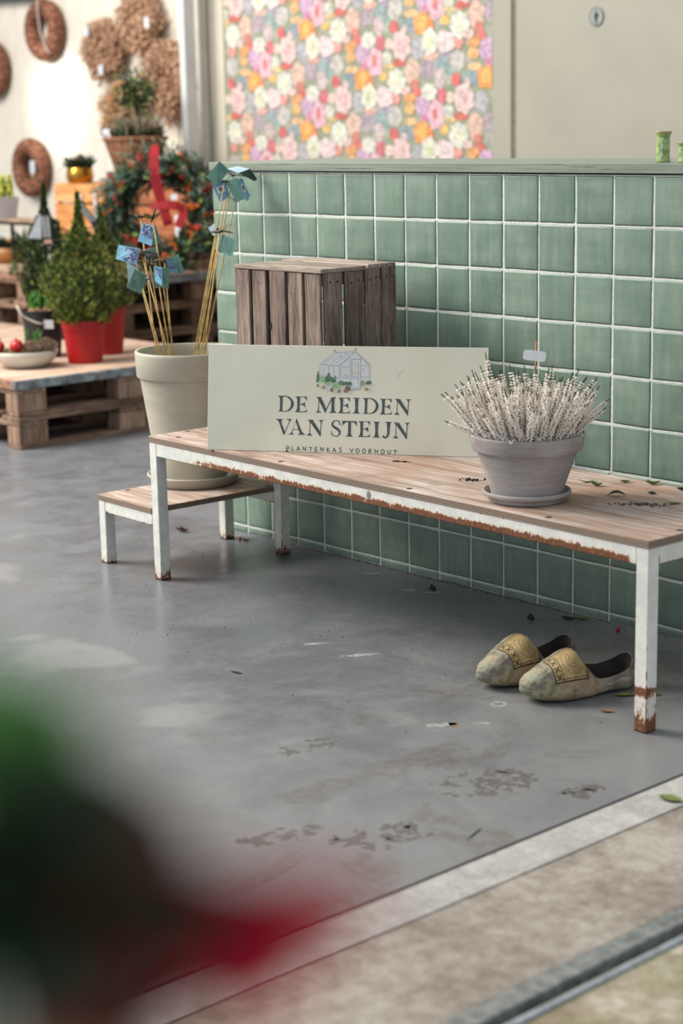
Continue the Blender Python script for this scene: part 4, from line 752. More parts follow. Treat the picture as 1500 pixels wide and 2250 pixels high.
for lat, zz_, ln, b0 in ((.048, .200, 1.28, -.05), (.072, .125, .98, -.06), (.095, .105, .9, -.065), (.105, .045, .80, -.07), (.060, .160, 1.08, -.055)):
    o = ob('flower_sprig', sm[int(lat*100) % 8], None, hp); aim(o, (.66*b0, .75*b0, .140), (-.66*lat, -.75*lat, zz_), .4, ln)
lab = thing('plant_label', 'small blank white tag on a thin wooden stick standing in the heather', 'label', (1.744, -.488, .603))
ob('stick', MB().tube([(0, 0, 0), (.0, .006, .12), (-.004, .014, .228)], [.0022, .0022, .0020], 8), plain('orange_stick', (182, 122, 76), .6), lab, smooth=True)
cdir = Vector((.74, -.66, 0)); sd_ = Vector((.66, .74, 0)).normalized(); 
qs = []
for j in range(24):
    a = 2*math.pi*j/24; ex = math.copysign(abs(math.cos(a))**.35, math.cos(a)); ez = math.copysign(abs(math.sin(a))**.35, math.sin(a)); qs.append((ex*.0275, ez*.0125))
mb = MB(); ct, st_ = math.cos(R(-8)), math.sin(R(-8)); cen = Vector((-.002, .005, .193)); pts = []
for ex, ez in qs: pts.append(cen + sd_*(ex*ct-ez*st_) + Vector((0, 0, 1))*(ex*st_+ez*ct))
nv_ = Vector((.74, -.62, .25)).normalized()
mb.add([p+nv_*.003 for p in pts]+[p+nv_*.0045 for p in pts], [tuple(range(24)), tuple(range(47, 23, -1))]+[(j, (j+1) % 24, 24+(j+1) % 24, 24+j) for j in range(24)])
ob('tag', mb, plain('label_white', (238, 240, 244), .5, .03, 40), lab)

# ================================================================== LEAVES AND SOIL ON THE BENCH, LITTER ON THE FLOOR
M_leafy = plain('yellow_green_leaf', (124, 134, 70), .5, .25, 60, c2=(88, 104, 52)); M_leafd = plain('dark_green_leaf', (40, 58, 34), .4, .3, 60); M_leafb = plain('brown_dry_leaf', (88, 56, 36), .8, .35, 60)
def leaf_mesh(ln, w, curl, fold, mats, seed=1):
    mb = MB(); nl, nw = 10, 4; vs = []; fs = []
    for i in range(nl+1):
        t = i/nl; ww = w*math.sin(math.pi*min(1, t*.96+.02))**.75*(1-.35*t)
        for j in range(nw+1):
            u = (j/nw-.5)*2
            vs.append((ln*(t-.5), ww*u, abs(u)*abs(u)*ww*fold + curl*ln*(t-.5)**2*3 + .0008))
    for i in range(nl):
        for j in range(nw): a = i*(nw+1)+j; fs.append((a, a+nw+1, a+nw+2, a+1))
    b = len(vs); vs += [(x, y, z-.0005) for x, y, z in vs]; fs += [tuple(reversed([k+b for k in f])) for f in fs]
    mb.add(vs, fs); mb.tube([(-ln*.5, 0, curl*ln*.75+.0008), (-ln*.62, .001, curl*ln*.95+.001)], .0006, 5)
    return mb.mesh('blade', mats, True)
LV = [(1.717, -.253, .040, .0065, .22, .3, 0, .9, 'long thin yellow green leaf on the bench just right of the heather pot'),
 (1.764, -.273, .034, .011, .35, .9, 0, .3, 'curled yellow green leaf with upturned tip on the bench nearest the heather pot'),
 (1.788, -.188, .026, .0080, .2, .6, 0, 1.2, 'small pale leaf on the bench close to the tiles, third along'),
 (1.858, -.163, .038, .0100, .28, .8, 0, 1.0, 'boat shaped leaf on the bench below the right tile column'),
 (1.880, -.333, .044, .0110, -.22, .5, 1, .7, 'dark arched leaf on the bench beside the spilled soil'),
 (1.926, -.254, .022, .0100, .1, .4, 1, .2, 'small round dark green leaf on the bench'),
 (2.042, -.314, .034, .0070, .15, .5, 0, .9, 'pale leaf on the bench nearest its right end'),
 (1.955, -.168, .032, .0090, .2, .6, 1, 1.0, 'dark green leaf at the back of the bench by the right frame edge')]
for x, y, ln, w, cu, fo, dk_, rz, lb in LV:
    tag(ob('fallen_leaf', leaf_mesh(ln, w, cu, fo, M_leafd if dk_ else M_leafy), None, loc=(x, y, .4464 + max(0, -cu)*ln*.78), rot=(0, 0, rz)), lb, 'leaf', 'leaves on the bench')
def crumbs(name, cx, cy, z, rx, ry, n, smin, smax, mat, seed, rot=0, parent=None):
    r2 = random.Random(seed); mb = MB()
    for _ in range(n):
        u, v = r2.gauss(0, .45), r2.gauss(0, .45); x, y = u*rx, v*ry; s = r2.uniform(smin, smax)*(.6+.4*r2.random())
        mb.ball((cx+x*math.cos(rot)-y*math.sin(rot), cy+x*math.sin(rot)+y*math.cos(rot), z+s*.5), (s*r2.uniform(.7, 1.5), s*r2.uniform(.7, 1.3), s*.6), 5, 4)
    o = ob(name, mb, mat, parent); o['kind'] = 'stuff'; return o
M_spill = plain('dry_soil', (84, 66, 54), .95, .4, 90)
tag(crumbs('spilled_soil', 1.985, -.372, .446, .085, .022, 260, .0005, .0026, M_spill, 3, .55), 'dark soil crumbs scattered on the bench right of the heather pot', 'soil')
tag(crumbs('spilled_soil', 1.478, -.431, .446, .030, .02, 60, .0008, .0042, M_soil, 4, .5), 'small dark soil crumbs on the bench left of the heather pot', 'soil')
tag(crumbs('spilled_soil', 1.154, -.380, .446, .030, .006, 60, .0008, .0032, M_soil, 5, .4), 'dark soil streak on the bench under the right end of the sign', 'soil')
tag(crumbs('debris', .95, -.012, 0, .9, .007, 330, .0006, .0026, M_leafb, 6, 0), 'brown debris lying along the foot of the tiled counter', 'debris')
tag(crumbs('sand', 1.775, -.735, 0, .10, .035, 420, .0004, .0013, plain('pale_sand', (150, 142, 128), .9, .2, 90), 8, .8), 'pale sandy grit on the floor in front of the clogs', 'sand')
tag(crumbs('dirt', 1.0, -.7, 0, 1.0, .55, 170, .0006, .0022, plain('floor_dirt', (72, 62, 54), .9, .3, 90), 9, 0), 'scattered specks of dirt on the concrete floor', 'dirt')
# crumpled brown leaf, berries, black seed husks
mb = MB()
r2 = random.Random(5)
for i in range(9):
    a = r2.uniform(0, 6.28); c = Vector((r2.uniform(-.012, .012), r2.uniform(-.012, .012), .002)); l = r2.uniform(.016, .03); d1 = Vector((math.cos(a), math.sin(a), r2.uniform(.1, 1.0))).normalized(); w = d1.cross(Vector((0, 0, 1))).normalized()*l*.42
    p1 = c; p2 = c+d1*l*.5+w; p3 = c+d1*l+Vector((0, 0, -.004)); p4 = c+d1*l*.5-w
    n_ = Vector((0, 0, .0006)); mb.add([p1, p2, p3, p4, p1+n_, p2+n_, p3+n_, p4+n_], [(0, 3, 2, 1), (4, 5, 6, 7), (0, 1, 5, 4), (1, 2, 6, 5), (2, 3, 7, 6), (3, 0, 4, 7)])
for i_ in range(len(mb.v)):
    x, y, z = mb.v[i_]; mb.v[i_] = (x, y, max(.0005, z))
tag(ob('dry_leaf', mb, M_leafb, loc=(-.18, -.141, 0)), 'crumpled brown dry leaf on the floor beneath the step', 'leaf')
M_berry = plain('red_berry', (168, 28, 34), .3, .1, 40)
def berry(x, y, r, lb, stem=True):
    t = thing('red_berry', lb, 'berry', (x, y, 0))
    ob('fruit', MB().ball((0, 0, r), r, 14, 10), M_berry, t, smooth=True)
    ob('stalk', MB().tube([(0, 0, r*1.9), (.004, .006, r*2.6), (.016, .014, .001)], .0007, 5), M_leafb, t)
berry(.076, -.096, .0062, 'red berry on the floor between the back legs at the step'); berry(1.671, -.067, .0066, 'red berry on the floor behind the clogs by the tiles')
def litter(x, y, ln, w, cu, fo, m, rz, lb): tag(ob('fallen_leaf', leaf_mesh(ln, w, cu, fo, m), None, loc=(x, y, .0004 + max(0, -cu)*ln*.78), rot=(0, 0, rz)), lb, 'leaf')
litter(1.492, -.062, .040, .014, .12, .3, M_leafd, .3, 'dark green leaf on the floor at the foot of the tiles')
litter(1.520, -.040, .042, .010, .15, .6, M_leafy, .7, 'yellow green leaf on the floor overlapping a dark leaf at the tiles')
litter(.100, -.088, .026, .007, .3, .7, M_leafb, .9, 'small brown leaf beside the red berry near the back legs')
litter(2.035, -.475, .055, .010, .08, .5, M_leafy, 1.0, 'green leaf on the floor beside the near clog heel')
litter(2.078, -.425, .040, .010, .1, .4, M_leafy, 1.2, 'green leaf on the floor half hidden by the front right leg')
litter(2.078, -.600, .030, .008, .12, .5, plain('tan_leaf', (156, 118, 84), .8), .6, 'tan leaf scrap on the floor near the front right leg')
litter(2.175, -1.06, .03, .004, .1, .2, M_leafb, .4, 'thin brown scrap on the open floor near the threshold')
litter(1.22, -1.02, .035, .006, .05, .2, M_leafb, .2, 'brown scrap on the open floor left of the clogs')
litter(2.52, -.93, .05, .018, .06, .2, M_leafy, .2, 'green leaf on the pale threshold at the right frame edge')
litter(2.365, -1.34, .06, .0022, .02, .1, M_leafd, 1.9, 'thin dark blade on the floor near the threshold')
for x, y, lb in ((.994, -.102, 'black seed husk on the floor by the tiles, left of the other husk'), (1.418, -.138, 'black seed husk on the floor just behind the clogs')):
    mb = MB(); mb.add([(-.010, -.004, 0), (.010, -.005, 0), (.012, .006, .001), (-.008, .007, 0), (-.001, .001, .019), (.006, .002, .014)], [(0, 1, 5, 4), (1, 2, 5), (2, 3, 4, 5), (3, 0, 4), (0, 3, 2, 1)])
    tag(ob('seed_husk', mb, plain('black_husk', (22, 22, 20), .8), loc=(x, y, 0)), lb, 'husk')

# ================================================================== CLOGS
def interp(tab, x):
    for a, b in zip(tab, tab[1:]):
        if a[0] <= x <= b[0]:
            t = (x-a[0])/(b[0]-a[0]); t = t*t*(3-2*t)*.5 + t*.5
            return [p+(q-p)*t for p, q in zip(a[1:], b[1:])]
    return list(tab[-1][1:]) if x > tab[-1][0] else list(tab[0][1:])
def loft(tab, xs, n, ex_t=2.3, ex_b=4.6, tilt=.38):
    """tab rows: x, zbottom, ztop, halfwidth, y offset"""
    vs = []; fs = []
    for x in xs:
        zb, zt, hw, yo = interp(tab, x); zc = zb + (zt-zb)*.42
        for k in range(n):
            a = 2*math.pi*k/n; c, s = math.cos(a), math.sin(a); e = ex_t if s >= 0 else ex_b
            y = hw*math.copysign(abs(c)**(2/e), c); z = (zt-zc if s >= 0 else zc-zb)*math.copysign(abs(s)**(2/e), s)
            tl = min(1, max(0, (x-.150)/.045))*tilt if s > 0 else 0
            vs.append((x, yo+y, zc+z + tl*y*s**.5 if s > 0 else zc+z))
    m = len(xs)
    for i in range(m-1):
        for k in range(n): a, b = i*n, (i+1)*n; fs.append((a+k, b+k, b+(k+1) % n, a+(k+1) % n))
    fs.append(tuple(range(n))); fs.append(tuple((m-1)*n+k for k in range(n-1, -1, -1)))
    mb = MB().add(vs, fs); bm = bmesh.new(); me = mb.mesh('t', []); bm.from_mesh(me); bmesh.ops.recalc_face_normals(bm, faces=bm.faces[:]); bm.verts.index_update(); r = MB().add([v.co[:] for v in bm.verts], [tuple(v.index for v in f.verts) for f in bm.faces]); bm.free(); return r
OUT = [(0, .032, .046, .006, .004), (.008, .020, .058, .022, .004), (.022, .012, .068, .034, .003), (.05, .005, .081, .045, .001), (.085, .001, .099, .0555, 0), (.118, 0, .114, .0585, 0), (.135, 0, .1165, .058, 0), (.150, 0, .108, .056, 0), (.168, .001, .080, .0525, 0), (.190, .004, .058, .048, .001), (.225, .006, .052, .044, .002), (.262, .002, .060, .042, .002), (.290, 0, .074, .037, .002), (.304, .005, .079, .027, .002), (.312, .016, .073, .010, .002)]
CAV = [(.075, .03, .045, .012, 0), (.09, .022, .068, .032, 0), (.12, .018, .092, .045, 0), (.136, .018, .104, .0465, 0), (.146, .018, .160, .0465, 0), (.17, .02, .2, .0435, 0), (.205, .020, .2, .0395, .001), (.245, .020, .2, .0365, .002), (.28, .022, .2, .0315, .002), (.298, .03, .2, .018, .002), (.302, .05, .2, .006, .002)]
def clog_mat(name, green, warm):
    g = G(name, .7, .3); v = g.obj(); s = g.sep(v)
    n = g.noise(v, 16, 6, .68, .5); n2 = g.noise(g.mapping(v, (4, 14, 14)), 7, 5, .65); n3 = g.noise(v, 36, 4, .7); n4 = g.noise(v, 9, 4, .6)
    k = g.ramp(g.math('ADD', g.math('MULTIPLY', n, .5), g.math('MULTIPLY', n2, .5)), [(.2, (58, 55, 49)), (.42, (104, 99, 88)), (.58, (140, 135, 121)), (.8, (190, 186, 174))])
    k = g.mix(g.math('MULTIPLY', g.ramp(n4, [(.5, 0), (.64, 1)]), warm), k, (172, 144, 114))
    toe = g.ramp(g.math('ADD', s[0], g.math('MULTIPLY', g.math('SUBTRACT', n4, .5), .12)), [(.02, 1), (.11, 0)])
    k = g.mix(g.math('MULTIPLY', toe, g.math('MULTIPLY', g.ramp(n3, [(.42, 0), (.6, 1)]), green)), k, (150, 156, 128))
    k = g.mix(g.math('MULTIPLY', g.ramp(g.noise(v, 26, 3), [(.60, 0), (.70, 1)]), .6), k, (92, 104, 62))
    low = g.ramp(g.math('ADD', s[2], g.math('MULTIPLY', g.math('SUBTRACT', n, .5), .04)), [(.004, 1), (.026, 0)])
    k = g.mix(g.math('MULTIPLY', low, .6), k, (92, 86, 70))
    # painted panel on the instep: frame, dots, crosses and spiral, laid over the top of the foot
    ax = g.math('SUBTRACT', s[0], .117); ay = g.math('MULTIPLY', g.math('SUBTRACT', g.math('ARCTAN2', g.math('SUBTRACT', s[2], .022), g.math('SUBTRACT', .012, s[1])), 1.02), .064)
    def band(val, lo, hi): return g.math('MULTIPLY', g.math('GREATER_THAN', val, lo), g.math('LESS_THAN', val, hi))
    inside = g.math('MULTIPLY', band(ax, -.052, .036), band(ay, -.037, .037)); top = g.math('GREATER_THAN', s[2], .040)
    inside = g.math('MULTIPLY', inside, top)
    field = g.ramp(n3, [(.3, (150, 122, 76)), (.55, (180, 154, 100)), (.75, (192, 172, 126))])
    k = g.mix(g.math('MULTIPLY', inside, .7), k, field)
    lx = g.math('MULTIPLY', g.math('ADD', g.math('ADD', band(ax, -.052, -.0495), band(ax, -.033, -.0312)), g.math('ADD', band(ax, .0328, .036), band(ax, .0275, .0297))), band(ay, -.037, .037))
    ly = g.math('MULTIPLY', g.math('ADD', g.math('ADD', band(ay, -.037, -.0342), band(ay, .0342, .037)), g.math('ADD', band(ay, -.0312, -.0298), band(ay, .0298, .0312))), band(ax, -.052, .036))
    ln_ = g.math('MULTIPLY', g.math('ADD', lx, ly, True), top)
    # spiral and dot ring
    cy = g.math('SUBTRACT', ay, .0); rr = g.math('SQRT', g.math('ADD', g.math('MULTIPLY', ax, ax), g.math('MULTIPLY', cy, cy))); an = g.math('ARCTAN2', cy, ax)
    sp = g.math('FRACT', g.math('ADD', g.math('MULTIPLY', rr, 190), g.math('MULTIPLY', an, .1592)))
    spm = g.math('MULTIPLY', g.math('LESS_THAN', sp, .24), g.math('LESS_THAN', rr, .0172))
    dot = g.math('MULTIPLY', band(rr, .0228, .0258), g.math('LESS_THAN', g.math('FRACT', g.math('MULTIPLY', g.math('ADD', an, 7), 3.3)), .34)); dot = g.math('MULTIPLY', dot, top)
    fx = g.math('SUBTRACT', g.math('FRACT', g.math('MULTIPLY', ay, 58)), .5); dx = g.math('MULTIPLY', g.math('ADD', ax, .0412), 58)
    cross = g.math('LESS_THAN', g.math('ABSOLUTE', g.math('SUBTRACT', g.math('ABSOLUTE', fx), g.math('ABSOLUTE', dx))), .11); cross = g.math('MULTIPLY', cross, g.math('MULTIPLY', g.math('LESS_THAN', g.math('ABSOLUTE', dx), .34), band(ay, -.03, .03))); cross = g.math('MULTIPLY', cross, top)
    k = g.mix(g.math('MULTIPLY', spm, .8), k, (96, 76, 42)); k = g.mix(g.math('MULTIPLY', dot, .8), k, (88, 62, 36))
    k = g.mix(g.math('MULTIPLY', cross, .9), k, (54, 40, 30)); wear = g.ramp(n, [(.25, .55), (.45, 1)]); k = g.mix(g.math('MULTIPLY', ln_, wear), k, (44, 32, 26))
    g.base(k).bump(g.math('ADD', n2, g.math('MULTIPLY', n3, .5)), .3, .002); return g.m
def clog(name_label, loc, ang, mat, flip):
    xs = [0, .003, .008, .014, .022, .034, .048, .064, .08, .096, .11, .122, .134, .146, .158, .17, .182, .196, .212, .23, .25, .27, .286, .297, .304, .309, .312]
    a = ob('tmp_outer', loft(OUT, xs, 40), mat); b = ob('tmp_cavity', loft(CAV, [.075, .08, .09, .105, .12, .133, .140, .145, .150, .158, .17, .19, .21, .23, .25, .27, .285, .295, .300, .302], 32, 3, 2.4, 0), plain('clog_inside', (50, 43, 37), .85, .4, 30))
    md = a.modifiers.new('hollow', 'BOOLEAN'); md.object = b; md.operation = 'DIFFERENCE'; md.solver = 'EXACT'; md.material_mode = 'TRANSFER'
    bpy.context.view_layer.update(); dg = bpy.context.evaluated_depsgraph_get(); me = bpy.data.meshes.new_from_object(a.evaluated_get(dg))
    bpy.data.objects.remove(a, do_unlink=True); bpy.data.objects.remove(b, do_unlink=True)
    me.name = 'wooden_clog'
    if flip:
        me.transform(Matrix.Scale(-1, 4, (0, 1, 0))); me.flip_normals()
    o = bpy.data.objects.new('wooden_clog', me); COL.objects.link(o); o.location = loc; o.rotation_euler = (0, 0, ang)
    if not len(me.materials): me.materials.append(mat)
    sharp(o, 50); tag(o, name_label, 'clog', 'pair of clogs under the bench'); return o
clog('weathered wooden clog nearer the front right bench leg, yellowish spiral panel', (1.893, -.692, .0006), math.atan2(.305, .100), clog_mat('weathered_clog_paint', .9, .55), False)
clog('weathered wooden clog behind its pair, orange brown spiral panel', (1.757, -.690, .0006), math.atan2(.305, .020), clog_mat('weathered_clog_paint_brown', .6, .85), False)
# ================================================================== PALLETS
M_pal = wood('pallet_wood', (84, 66, 54), (128, 104, 88), (156, 132, 114), 'Y', .6, .12, .85, .4)
M_palx = wood('pallet_wood_cross', (84, 66, 54), (132, 108, 92), (160, 136, 118), 'X', .6, .12, .85, .4)
M_blk = wood('pallet_block_wood', (100, 80, 66), (144, 118, 100), (168, 142, 122), 'Z', .7, .12, .85, .4)
M_pal2 = wood('dark_pallet_wood', (58, 44, 34), (92, 70, 54), (120, 96, 78), 'Y', .6, .12, .85, .4)
PM = {}
def pmesh(key, lo, hi, mat, ch=.003):
    if key not in PM:
        c = [(hi[i]-lo[i])/2 for i in range(3)]; PM[key] = MB().box([-a for a in c], c, ch=ch).mesh(key[0], mat)
    return PM[key]
def pallet(x1, y0, z0, label, grp, deck=True, skid=True, mats=None, wx=.8, wy=1.2):
    """right edge at x1, near edge at y0"""
    mk = 'd' if mats else 'n'; mp, mx, mbk = mats or (M_pal, M_palx, M_blk)
    t = thing('pallet', label, 'pallet', (x1-wx/2, y0+wy/2, z0), (0, 0, 0), grp)
    def piece(name, lo, hi, m):
        me = pmesh((name, mk, tuple(round(hi[i]-lo[i], 4) for i in range(3))), lo, hi, m)
        ob(name, me, None, t, [(lo[i]+hi[i])/2 for i in range(3)], (0, 0, rnd.uniform(-.006, .006)))
    z = 0
    for i, w in enumerate((.1, .145, .1)):
        cx = (-wx/2+.05, 0, wx/2-.05)[i]
        piece('skid_board', (cx-w/2, -wy/2, 0), (cx+w/2, wy/2, .0205), mp)
    for i in range(3):
        cx = (-wx/2+.05, 0, wx/2-.05)[i]; w = (.1, .145, .1)[i]
        for j in range(3):
            cy = (-wy/2+.0725, 0, wy/2-.0725)[j]
            piece('block', (cx-w/2, cy-.0725, .0205), (cx+w/2, cy+.0725, .098), mbk)
    for j in range(3):
        cy = (-wy/2+.0725, 0, wy/2-.0725)[j]; piece('stringer_board', (-wx/2, cy-.0725, .098), (wx/2, cy+.0725, .120), mx)
    if deck:
        for i in range(5):
            cx = -wx/2+.0725+i*(wx-.145)/4; w = .145 if i in (0, 2, 4) else .1
            piece('deck_board', (cx-w/2, -wy/2, .120), (cx+w/2, wy/2, .142), mp)
    return t
def cover(x0, x1, y0, y1, z0, z1, label):
    t = thing('display_board', label, 'board', ((x0+x1)/2, (y0+y1)/2, z0))
    hx_, hy_ = (x1-x0)/2, (y1-y0)/2; h = z1-z0
    ob('panel', MB().box((-hx_+.02, -hy_+.02, 0), (hx_-.02, hy_-.02, h-.0005)), wood('pale_display_wood', (150, 122, 102), (186, 160, 142), (206, 184, 166), 'Y', .35, 0, .7, .2), t)
    ge = bpy.data.materials.get('grey_edge') or plain('grey_edge', (146, 154, 156), .5, .35, 18, 0, .4)
    ob('edging', MB().box((hx_-.02, -hy_, 0), (hx_, hy_, h), ch=.002), ge, t); ob('edging', MB().box((-hx_, -hy_, 0), (-hx_+.02, hy_, h), ch=.002), ge, t)
    pe = bpy.data.materials.get('bare_edge') or plain('bare_edge', (156, 118, 98), .7, .3, 30, .2)
    ob('end_rail', MB().box((-hx_+.02, -hy_, 0), (hx_-.02, -hy_+.02, h), ch=.002), pe, t); ob('end_rail', MB().box((-hx_+.02, hy_-.02, 0), (hx_-.02, hy_, h), ch=.002), pe, t)
    return t
NX, NY = -1.966, .318
for k in range(3):  # leftmost column is unseen, added to stop light leaking through the stack
    pallet(NX-k*.815, NY, 0, 'wooden pallet on the floor, bottom of the %s near display stack' % ('right', 'middle', 'left')[k], 'pallets of the low near display')
    pallet(NX-k*.815, NY, .1425, 'wooden pallet under the grey edged board of the %s near display stack' % ('right', 'middle', 'left')[k], 'pallets of the low near display', deck=False)
cover(NX-2.43, NX+.004, NY-.012, NY+1.232, .2632, .3035, 'pale plywood display board with grey edging on the low near pallet stack')
FX, FY = -3.085, 1.585
mats2 = (M_pal2, wood('dark_pallet_cross', (58, 44, 34), (96, 74, 58), (124, 100, 82), 'X', .6, .12, .85, .4), wood('dark_pallet_block', (66, 50, 40), (104, 80, 62), (130, 104, 84), 'Z', .6, .12, .85, .4))
ords = ('bottom', 'second', 'third', 'topmost')
for k in range(2):
    for j in range(4):
        pallet(FX-k*.815, FY, j*.1425, '%s wooden pallet of the %s tall stack in front of the white wall' % (ords[j], 'right' if k == 0 else 'left'), 'pallets of the tall back display', deck=j < 3, mats=mats2 if k == 0 else None)
cover(FX-1.615, FX+.004, FY-.012, FY+1.232, .5482, .5905, 'display board with grey edging on the tall back pallet stack')
ZN, ZF = .3036, .5906

# ================================================================== PLANTS ON THE NEAR STACK
M_spr = plain('spruce_green', (92, 112, 44), .7, .4, 22, c2=(44, 62, 28)); M_sprd = plain('dark_spruce_green', (62, 82, 40), .7, .4, 26, c2=(30, 46, 24))
M_sprl = plain('spruce_tip', (156, 164, 74), .7, .3, 40)
M_trunk = plain('bark', (70, 52, 40), .9, .3, 60)
def conifer(name, mb_seed, h, r0, mats, n=2300, prof=None):
    r2 = random.Random(mb_seed); mb = MB()
    for i in range(n):
        t = r2.random()**1.2; z = h*t; rad = prof(t)*r0; a = r2.uniform(0, 6.283); k = r2.random()**.4
        lump = 1+.20*math.sin(a*5+z*40)+.16*math.sin(a*3-z*23)
        rr = rad*k*lump; P = Vector((rr*math.cos(a), rr*math.sin(a), z)); out = Vector((math.cos(a), math.sin(a), .75+1.6*t+r2.uniform(-.35, .5))).normalized()
        ln = r2.uniform(.018, .036)*(1-.55*t); mi = 1 if (k > .82 and r2.random() < .5) else 0
        for q in range(5):
            dv = (out+Vector((r2.uniform(-.75, .75), r2.uniform(-.75, .75), r2.uniform(-.5, .7)))).normalized(); w = dv.cross(Vector((r2.uniform(-1, 1), r2.uniform(-1, 1), r2.uniform(-1, 1)))).normalized()*.0026
            b = P; mb.add([b-w, b+w, b+dv*ln+w*.4, b+dv*ln-w*.4], [(0, 1, 2, 3)], mi)
    return mb.mesh(name, mats)
def cone(t):
    P = ((0, .58), (.08, .82), (.28, 1.0), (.42, .92), (.55, .66), (.65, .36), (.73, .16), (.80, .07), (1, .012))
    for (a, p), (b, q) in zip(P, P[1:]):
        if a <= t <= b: return p+(q-p)*(t-a)/(b-a)
    return .03
def plastic_pot(parent, r, h, mat, name='pot'):
    pr = [(.0005, .004), (r*.70, .004), (r*.72, 0), (r*.735, .002), (r*.90, h*.80), (r*.93, h*.805), (r*.955, h*.96), (r*1.0, h*.965), (r*1.0, h), (r*.955, h), (r*.92, h*.84), (r*.70, h*.1), (.0005, h*.1)]
    return sharp(ob(name, MB().lathe(pr, 48), mat, parent, smooth=True), 30)
M_redp = plain('red_plastic', (158, 4, 8), .5, .06, 8, 0, .5); M_blackp = plain('black_plastic', (40, 40, 44), .45, .12, 12)
def potted_conifer(lb, x, y, z, r, h, pm, th, tr, seed, mats, n=2300, squat=1):
    t = thing('potted_spruce', lb, 'plant', (x, y, z)); plastic_pot(t, r, h, pm)
    ob('soil', MB().lathe([(.0005, h*.9), (r*.9, h*.88), (r*.88, h*.8), (.0005, h*.8)], 24), M_soil, t)
    ob('trunk', MB().tube([(0, 0, h*.85), (.002, 0, h+th*.5), (0, .001, h+th*.86)], [.009, .006, .003], 8), M_trunk, t)
    ob('foliage', conifer('foliage', seed, th, tr, mats, n, cone), None, t, (0, 0, h*.93), kind='stuff'); return t
potted_conifer('bushy dwarf spruce in a bright red plastic pot at the front of the near stack', -2.268, .874, ZN, .108, .197, M_redp, .585, .165, 3, [M_spr, M_sprl], 3200)
potted_conifer('dwarf spruce with a slanted black tag, in the red pot behind the first red pot', -2.47, 1.13, ZN, .108, .235, M_redp, .47, .17, 4, [M_spr, M_sprl], 2300)
potted_conifer('dark slim conifer with a black and white tag, behind the black bulb pot', -3.19, 1.28, ZN, .095, .20, M_blackp, .60, .155, 5, [M_sprd, M_spr], 4200)
def hang_tag(lb, P, q, blocks, hook):
    t = thing('plant_tag', lb, 'tag', P); q = [Vector(p) for p in q]
    ob('card', MB().slab(q, .0012), M_black if blocks else M_white, t); n = (q[1]-q[0]).cross(q[3]-q[0]).normalized()
    if n.dot(cam.matrix_world.translation-Vector(P)) < 0: n = -n
    mb = MB(); r2 = random.Random(int(P[0]*100))
    for u in range(2):
        v = .10
        while v < .78:
            l = r2.uniform(.022, .05); a, b = .12+u*.42, .40+u*.42
            mb.slab([bil(q, a, v)+n*.0018, bil(q, b, v)+n*.0018, bil(q, b, v+l*.5)+n*.0018, bil(q, a, v+l*.5)+n*.0018], .0006, 0, n); v += l*1.2
    ob('white_lettering', mb, M_white, t); ob('string', MB().tube([(0, 0, .07), bil(q, .5, 0)], .0012, 5), M_black, t); ob('loop', MB().tube([(0, 0, .07), Vector(hook)-Vector(P)], .0012, 5), M_black, t); return t, q, n
# card faces look along the view; width follows (.66,.75,0)
wd = Vector((.66, .75, 0))
t1, q1, n1 = hang_tag('black hanging tag with white lettering on the dark slim conifer', (-3.057, 1.17, 0.951), [Vector((0, 0, 0)), wd*.050, wd*.056+Vector((0, 0, -.148)), wd*.010+Vector((0, 0, -.150))], True, (-3.19, 1.278, .985))
ob('picture_strip', MB().slab([bil(q1, .1, .86)+n1*.002, bil(q1, .9, .86)+n1*.002, bil(q1, .9, .99)+n1*.002, bil(q1, .1, .99)+n1*.002], .0006, 0, n1), plain('pink_strip', (178, 140, 130), .6), t1)
ob('back_leaf', MB().slab([wd*-.004, wd*.006, wd*-.0+Vector((0, 0, -.125)), wd*-.066+Vector((0, 0, -.118))], .001), plain('pale_tag_back', (160, 168, 178), .6, .1, 20), t1)
t2, q2, n2_ = hang_tag('slanted black tag with white lettering beside the spruce tip', (-2.475, 1.0, 1.020), [Vector((0, 0, 0)), wd*.026+Vector((0, 0, .014)), wd*.110+Vector((0, 0, -.095)), wd*.084+Vector((0, 0, -.118))], True, (-2.47, 1.128, .99))
# black pot with narcissus bulbs
t = thing('bulb_pot', 'black plastic pot of sprouting bulbs left of the red pot', 'plant', (-2.605, .867, ZN)); plastic_pot(t, .106, .225, M_blackp)
ob('soil', MB().lathe([(.0005, .212), (.088, .204), (.097, .188), (.0005, .18)], 28, wob=lambda a, j: .03*math.sin(a*7)), plain('mossy_soil', (98, 84, 50), .95, .4, 50, .5), t, smooth=True)
M_shoot = plain('fresh_shoot', (72, 128, 34), .45, .3, 30, c2=(48, 96, 24)); M_bulb = plain('bulb_skin', (156, 112, 74), .6, .25, 40)
def shoot_mesh(h, w, seed):
    r2 = random.Random(seed); mb = MB(); bx, by = r2.uniform(-.2, .2), r2.uniform(-.2, .2); pts = []
    for i in range(7):
        tt = i/6; ww = w*(1-tt**2.5)*.98+.0006; pts.append((bx*h*tt*tt, by*h*tt*tt, h*tt, ww))
    vs = []; fs = []
    for x, y, z, ww in pts: vs += [(x-ww, y, z), (x, y-ww*.35, z), (x+ww, y, z), (x, y+ww*.35, z)]
    for i in range(6):
        for k in range(4): fs.append((i*4+k, i*4+(k+1) % 4, (i+1)*4+(k+1) % 4, (i+1)*4+k))
    return mb.add(vs, fs).mesh('shoot', M_shoot, True)
shm = [shoot_mesh(.10, .008, i) for i in range(5)]
